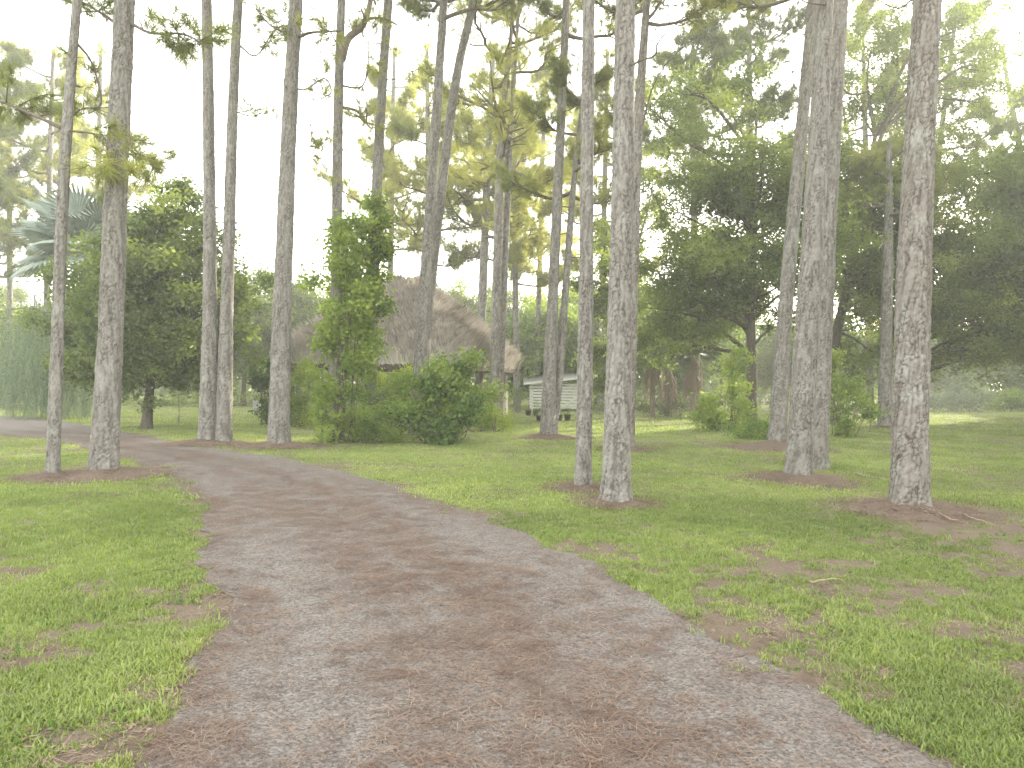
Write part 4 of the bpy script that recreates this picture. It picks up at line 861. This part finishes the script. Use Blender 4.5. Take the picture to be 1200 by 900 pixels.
# ------------------------------------------------------------------ silver fan palm
def fan_leaf(R, n, seed, arc=4.6, fold=.10, droop=.2):
    """a round fan blade: narrow folded segments, free at the tips, lying in local XZ with the stalk at the origin"""
    r = np.random.default_rng(seed); V = []; Fc = []
    for k in range(n):
        a0 = -arc / 2 + arc * k / n; a1 = a0 + arc / n; am = (a0 + a1) / 2; L = R * (1 - .10 * abs(am) / (arc / 2)) * r.uniform(.93, 1.03)
        def pt(a, q, o): return (math.sin(a) * q, o - droop * q * q / R, math.cos(a) * q)
        b = len(V); V += [pt(am, .02 * R, 0), pt(a0, .62 * R, 0), pt(am, .62 * R, fold * R * .6), pt(a1, .62 * R, 0), pt(am + r.normal(0, .02), L, -.03 * R)]
        Fc += [(b, b + 1, b + 2), (b, b + 2, b + 3), (b + 1, b + 4, b + 2), (b + 2, b + 4, b + 3)]
    return V, Fc
def fan_palm(label, x, y, h, R, nleaf, mat, seed, group=None, trunk_r=.2, spread=(0.1, 1.75), name='fan_palm', skirt=0):
    rng = np.random.default_rng(seed); t = thing(name, label, 'palm', (x, y, 0), 0, group)
    mb = MB(); zs = np.linspace(-.1, h, 26); mb.tube([(0, 0, z) for z in zs], [trunk_r * (1.0 + .12 * (k % 2)) for k in range(26)], 12); mb.obj('trunk', M['post'], t, smooth=False)
    blades = [mesh_from('leaf', *fan_leaf(R, 30, seed * 10 + k), [M[mat]]) for k in range(3)]
    for k in range(nleaf):
        az = k * 2.4 + rng.uniform(-.3, .3); el = spread[0] + (spread[1] - spread[0]) * ((k + .5) / nleaf); pl = R * rng.uniform(.7, .95)
        o_ = np.array([0, 0, h - .1]); dv = np.array([math.cos(az) * math.sin(el), math.sin(az) * math.sin(el), math.cos(el)]); e = o_ + dv * pl
        st = MB(); st.tube(smooth_path([o_, (o_ + e) / 2 + np.array([0, 0, .08]), e], 6), np.linspace(.03, .016, 6), 5, False)
        lf = link('leaf', blades[k % 3], t); so = st.obj('leaf_stalk', M[mat], t)
        zax = Vector(dv); side = Vector((-math.sin(az), math.cos(az), 0)); yax = zax.cross(side).normalized()
        lf.matrix_local = Matrix.Translation(Vector(e)) @ Matrix((side, yax, zax)).transposed().to_4x4() @ Matrix.Rotation(rng.uniform(-.3, .3), 4, 'Z')
    for k in range(skirt):
        az = k * 2.1 + rng.uniform(0, .6); zt = h - rng.uniform(.2, h * .45); L = rng.uniform(.9, 1.5) if trunk_r > .14 else rng.uniform(1.2, 2.3); V = []; Fc = []
        m = MB()
        for q in range(11):
            a = az + rng.normal(0, .28); r0 = trunk_r; p = [(math.cos(a) * r0, math.sin(a) * r0, zt), (math.cos(a) * (r0 + .3), math.sin(a) * (r0 + .3), zt - L * .35), (math.cos(a) * (r0 + .32) + rng.normal(0, .06), math.sin(a) * (r0 + .32) + rng.normal(0, .06), zt - L * rng.uniform(.5, 1.15))]
            m.tube(smooth_path(p, 6), np.linspace(.028, .008, 6), 3, False)
        m.obj('dead_leaf', M['dead_frond'], t)
    return t
x, y = px_at(100, 32); fan_palm('silver-blue fan palm between the weeping tree and the rounded oak', x, y, 7.0, 1.75, 22, 'palm_blue', 7, trunk_r=.15, spread=(.15, 2.0), skirt=4)
for k, (px, d, h, lab) in enumerate([(765, 38, 3.6, 'cabbage palm with a hanging dead skirt, leftmost in the shade behind the lawn'), (783, 39, 3.0, 'cabbage palm with a hanging dead skirt, middle of the shaded group'), (812, 37, 3.3, 'cabbage palm with a hanging dead skirt, nearest the bright bush')]):
    x, y = px_at(px, d); fan_palm(lab, x, y, h, .95, 11, 'palm_green', 20 + k, 'cabbage palms in the shade behind the lawn', .13, (.2, 1.7), skirt=10)

# ------------------------------------------------------------------ thatched hut
def hut():
    Fx, Fy = -1.74, 27.5; a = np.array([-8.2, 2.24]); b = np.array([2.24, 8.2]); side = float(np.hypot(*a)); c = np.array([Fx, Fy]) + (a + b) / 2
    ang = math.atan2(-a[1], -a[0])      # local +X runs from the left corner to the front corner
    t = thing('thatched_hut', 'open round-topped hut with a steep palm thatch roof on posts', 'hut', (c[0], c[1], 0), ang)
    hs = side / 2; ze, za = 2.28, 5.85; rl = .35
    def prof(f):  # 0 eave .. 1 apex, slightly bulging
        return ze + (za - ze) * (f ** .82)
    def half(f): return hs * (1 - f) + rl * f
    # solid under-roof
    V = []; Fc = []; K = 14
    for shell, off in ((0, 0.), (1, -.16)):
        for i in range(K + 1):
            f = i / K; q = half(f) - (.10 if shell else 0) * (1 - f); z = prof(f) + off; rr = .25 * q
            ringp = []
            for cx_, cy_, a0 in ((1, 1, 0), (-1, 1, 90), (-1, -1, 180), (1, -1, 270)):
                for m in range(5):
                    an = math.radians(a0 + 22.5 * m); ringp.append((cx_ * (q - rr) + math.cos(an) * rr, cy_ * (q - rr) + math.sin(an) * rr, z))
            V += ringp
    n = 20; s = (K + 1) * n
    for sh in (0, 1):
        for i in range(K):
            for j in range(n):
                q = (sh * s + i * n + j, sh * s + i * n + (j + 1) % n, sh * s + (i + 1) * n + (j + 1) % n, sh * s + (i + 1) * n + j); Fc.append(q if sh == 0 else q[::-1])
    for j in range(n): Fc.append((j, s + j, s + (j + 1) % n, (j + 1) % n))
    Fc.append(tuple(K * n + j for j in range(n)))
    roof = link('roof', mesh_from('roof', V, Fc, [M['thatch_under']]), t)
    # thatch: shaggy courses of palm leaf strips, real geometry instanced over the slope
    r = np.random.default_rng(5)
    def wisp(seed):
        q = np.random.default_rng(seed); V = []; Fc = []
        for k in range(11):
            x0 = q.normal(0, .10); l = q.uniform(.35, .62); w = q.uniform(.012, .03); b0 = len(V); sx = q.normal(0, .12) * l; z0 = q.uniform(.0, .05); lift = q.uniform(-.03, .05)
            V += [(x0 - w, .04, z0), (x0 + w, .04, z0), (x0 + sx * .6 + w, -l * .6, z0 + .035), (x0 + sx * .6 - w, -l * .6, z0 + .035), (x0 + sx, -l, z0 + lift)]
            Fc += [(b0 + 3, b0 + 2, b0 + 1), (b0 + 3, b0 + 1, b0), (b0 + 3, b0 + 4, b0 + 2)]
        return np.array(V), np.array(Fc)
    P = []; R = []; Tn = []
    for fi in np.linspace(0.0, .99, 30):
        f = fi; q = half(f); slope = math.atan2(prof(min(1, f + .02)) - prof(max(0, f - .02)), (half(max(0, f - .02)) - half(min(1, f + .02))))
        per = 8 * q; m = int(per / .085)
        for k in range(m):
            u = (k + r.uniform(0, 1)) / m * 4; sd = int(u) % 4; v = (u - int(u)) * 2 - 1
            an = sd * math.pi / 2; nrm = np.array([math.cos(an), math.sin(an)]); tan = np.array([-math.sin(an), math.cos(an)]); cr = .25 * q; d0 = q; off = v * q
            tw = 0.
            if abs(off) > q - cr:      # rounded hips
                e = abs(off) - (q - cr); tw = math.copysign(min(math.pi / 4, e / cr * math.pi / 4), off); px_ = nrm * (q - cr) + tan * math.copysign(q - cr, off); dn = nrm * math.cos(tw) + tan * math.sin(tw); p2 = px_ + dn * cr; nd = an + tw
            else: p2 = nrm * q + tan * off; nd = an
            P.append((p2[0], p2[1], prof(f) + r.normal(0, .025) + .02)); R.append((-slope * 1.0 + r.normal(0, .10) , 0, nd + math.pi / 2 + r.normal(0, .16))); Tn.append(.42 + .35 * (r.uniform() - .5) + .30 * math.sin(sd * 1.7 + 2) * .5 + r.normal(0, .14) + .18 * (fbm(np.array([off * 1.5 + sd * 9]), np.array([f * 9.]), 2, 4)[0] - .5))
    th_ = scatter('thatch', [wisp(k) for k in range(5)], np.array(P), np.array(R), r.uniform(.8, 1.35, len(P)), np.clip(Tn, 0, 1), M['thatch'], t, 'stuff')
    m = MB(); V = []; Fc = []; n_ = 16
    for i in range(6):
        a_ = i / 5 * math.pi / 2
        V += [(math.cos(a_) * (rl + .22) * math.cos(6.2832 * k / n_) * (1.15), math.cos(a_) * (rl + .22) * math.sin(6.2832 * k / n_) * 1.15, za - .12 + .30 * math.sin(a_)) for k in range(n_)]
    for i in range(5): Fc += [(i * n_ + k, i * n_ + (k + 1) % n_, (i + 1) * n_ + (k + 1) % n_, (i + 1) * n_ + k) for k in range(n_)]
    m.add(V, Fc); m.obj('ridge_cap', M['thatch_under'], roof, smooth=True)
    # posts
    pi = hs - .75
    for (ux, uy) in [(-1, -1), (1, -1), (1, 1), (-1, 1), (0, -1), (1, 0), (-1, 0), (0, 1), (.5, -1), (-.5, -1), (1, .5), (1, -.5)]:
        m = MB(); z2 = 2.75; m.tube([(ux * pi, uy * pi, -.1), (ux * pi + .01, uy * pi, 1.2), (ux * pi, uy * pi, z2)], [.13, .115, .10], 10); m.obj('post', M['post'], t, smooth=True)
    for s_ in (-1, 1):
        m = MB(); m.tube([(-pi - .3, s_ * pi, 2.62), (pi + .3, s_ * pi, 2.62)], [.08, .08], 8); m.obj('beam', M['post'], t, smooth=True)
        m = MB(); m.tube([(s_ * pi, -pi - .3, 2.50), (s_ * pi, pi + .3, 2.50)], [.08, .08], 8); m.obj('beam', M['post'], t, smooth=True)
    # cream painted lower casing round the right corner post (local +X, +Y corner)
    m = MB(); m.box((pi - .2, pi - .2, 0), (pi + .2, pi + .2, 1.25)); o = m.obj('post_casing', M['cream'], t); o['label'] = 'cream painted casing round the foot of the right post'
    m = MB(); m.box((pi - .165, pi - .165, 1.25), (pi + .165, pi + .165, 2.4)); m.obj('post_casing', M['post'], t)
    # low box with an overhanging top at the back, under the eaves
    m = MB(); m.box((-pi + .3, pi - 1.2, 0), (pi - 1.4, pi - .6, 1.05)); m.box((-pi + .2, pi - 1.3, 1.052), (pi - 1.3, pi - .5, 1.11)); m.obj('back_box', M['post'], t)
hut()

# ------------------------------------------------------------------ white slatted shed
def shed():
    d = 45.0; x0 = unroll(622, 480)[0] * d / F; x1 = unroll(694, 480)[0] * d / F; wd = x1 - x0
    t = thing('shed', 'small white slatted shed with a low grey roof beyond the lawn', 'shed', (x0, d, 0))
    hts = 1.5
    for k in range(9):
        z = .12 + k * .178
        for xa, xb in ((0, wd * .46), (wd * .46 + .01, wd)):
            m = MB(); m.box((xa, -.02 - .004 * (k % 2), z), (xb, .02, z + .128)); m.obj('board', M['white_board'], t)
        m = MB(); m.box((-.022, .03, z), (.018, 3.2, z + .128)); m.obj('board', M['white_board'], t)
        m = MB(); m.box((wd - .018, .03, z), (wd + .022, 3.2, z + .128)); m.obj('board', M['white_board'], t)
    for xx in (0.03, wd * .46, wd - .1):
        for yy in (.025, 3.1):
            m = MB(); m.box((xx, yy, -.1), (xx + .1, yy + .1, 1.62 + .42 * xx / wd)); m.obj('post', M['white_board'], t)
    m = MB(); V = [(wd * .48, -.045, .2), (wd * .52, -.045, .14), (wd * .98, -.045, 1.42), (wd * .94, -.045, 1.5)]; m.add(V + [(a, -.026, c) for a, b, c in V], [(0, 1, 2, 3), (7, 6, 5, 4), (0, 4, 5, 1), (1, 5, 6, 2), (2, 6, 7, 3), (3, 7, 4, 0)]); m.obj('brace', M['white_board'], t)
    m = MB(); V = [(-.45, -.35, 1.60), (wd + .5, -.35, 2.13), (wd + .5, 3.6, 2.55), (-.45, 3.6, 2.02)]; V2 = [(a, b, c + .07) for a, b, c in V]
    m.add(V + V2, [(3, 2, 1, 0), (4, 5, 6, 7), (0, 1, 5, 4), (1, 2, 6, 5), (2, 3, 7, 6), (3, 0, 4, 7)]); rf = m.obj('roof', M['tin_roof'], t)
    m = MB(); V = [(-.46, -.38, 1.56), (wd + .51, -.38, 2.09), (wd + .51, -.353, 2.09), (-.46, -.353, 1.56)]; m.add(V + [(a, b, c + .13) for a, b, c in V], [(3, 2, 1, 0), (4, 5, 6, 7), (0, 1, 5, 4), (1, 2, 6, 5), (2, 3, 7, 6), (3, 0, 4, 7)]); m.obj('fascia', M['white_board'], rf)
shed()

# black plant pots on the lawn by the shed
def pot(px, py, label, s=1.0):
    x, y = ground_at(px, py); t = thing('plant_pot', label, 'plant pot', (x, y, 0), 0, 'black plant pots on the lawn near the shed')
    n = 16; m = MB(); prof_ = [(.0, .02), (.105, 0), (.125, .12), (.14, .22), (.155, .225), (.155, .26), (.135, .26), (.125, .21), (0, .2)]
    V = []; Fc = []
    for r_, z in prof_: V += [(r_ * math.cos(6.2832 * k / n), r_ * math.sin(6.2832 * k / n), z) for k in range(n)]
    for i in range(len(prof_) - 1): Fc += [(i * n + k, i * n + (k + 1) % n, (i + 1) * n + (k + 1) % n, (i + 1) * n + k) for k in range(n)]
    m.add(V, Fc); m.obj('pot', M['pot'], t, smooth=True)
    P = RNG.normal(0, 1, (12, 3)) * np.array([.07, .07, .16]) + np.array([0, 0, .48]); scatter('plant', T_FINE, P, rand_rot(12), RNG.uniform(.5, .9, 12), RNG.uniform(.3, .9, 12), M['vine_leaf'], t)
    st = MB(); st.tube([(0, 0, .2), (.01, 0, .5)], [.008, .005], 5); st.obj('stem', M['branch'], t); t.scale = (s,) * 3
for px, py, lab in [(619, 487, 'black plant pot nearest the hut post'), (628, 487.5, 'black plant pot second from the hut post'), (632, 494, 'black plant pot closest to the shed pine on its left'), (655, 493, 'black plant pot just right of the shed pine'), (665, 493, 'black plant pot farthest right, beside the middle pines')]: pot(px, py, lab, 1.05)
# grey box by the dark bush
x, y = ground_at(301, 488); t = thing('utility_box', 'small grey box on a post at the left of the dark bush', 'box', (x, y, 0), .2)
m = MB(); m.box((-.17, -.12, .22), (.17, .12, .66)); m.obj('case', M['grey_box'], t)
m = MB(); m.box((-.19, -.14, .663), (.19, .14, .70)); m.obj('lid', M['grey_box'], t); m = MB(); m.box((-.05, -.05, -.05), (.05, .05, .218)); m.obj('post', M['post'], t)

# fallen sticks
def stick(pts, r, label):
    P = [np.array([*ground_at(px, py), .03]) for px, py in pts]; b = P[0].copy(); b[2] = 0; Q = smooth_path([p - b for p in P], 14); Q[:, 2] += np.abs(RNG.normal(0, .008, 14)); m = MB(); m.tube(Q, np.linspace(r, r * .4, 14), 6)
    o = m.obj('fallen_branch', M['dead_frond'], None, smooth=True, loc=tuple(b)); tag(o, label, 'branch')
stick([(1100, 604), (1112, 611), (1122, 613)], .012, 'short pale stick on the mound of the thick right pine')
stick([(1128, 606), (1150, 614), (1170, 620)], .010, 'longer thin stick right of the thick right pine mound')
stick([(1000, 556), (1030, 563), (1060, 567)], .014, 'dark thin branch lying between the double pine and thick right pine')
stick([(950, 688), (975, 683), (990, 686)], .009, 'small stick in the right foreground lawn')

# ------------------------------------------------------------------ haze
hz, nth, nd, lk = new_mat('haze'); v = N(nd, 'ShaderNodeVolumePrincipled', Density=.0023); v.inputs['Color'].default_value = (.96, .97, .95, 1); v.inputs['Anisotropy'].default_value = .2
o = N(nd, 'ShaderNodeOutputMaterial'); lk.new(v.outputs[0], o.inputs['Volume'])
m = MB(); m.box((-110, -25, -1.2), (110, 115, 26)); o = m.obj('haze', hz, None, kind='stuff')
print('counts', g1, g2, g3)
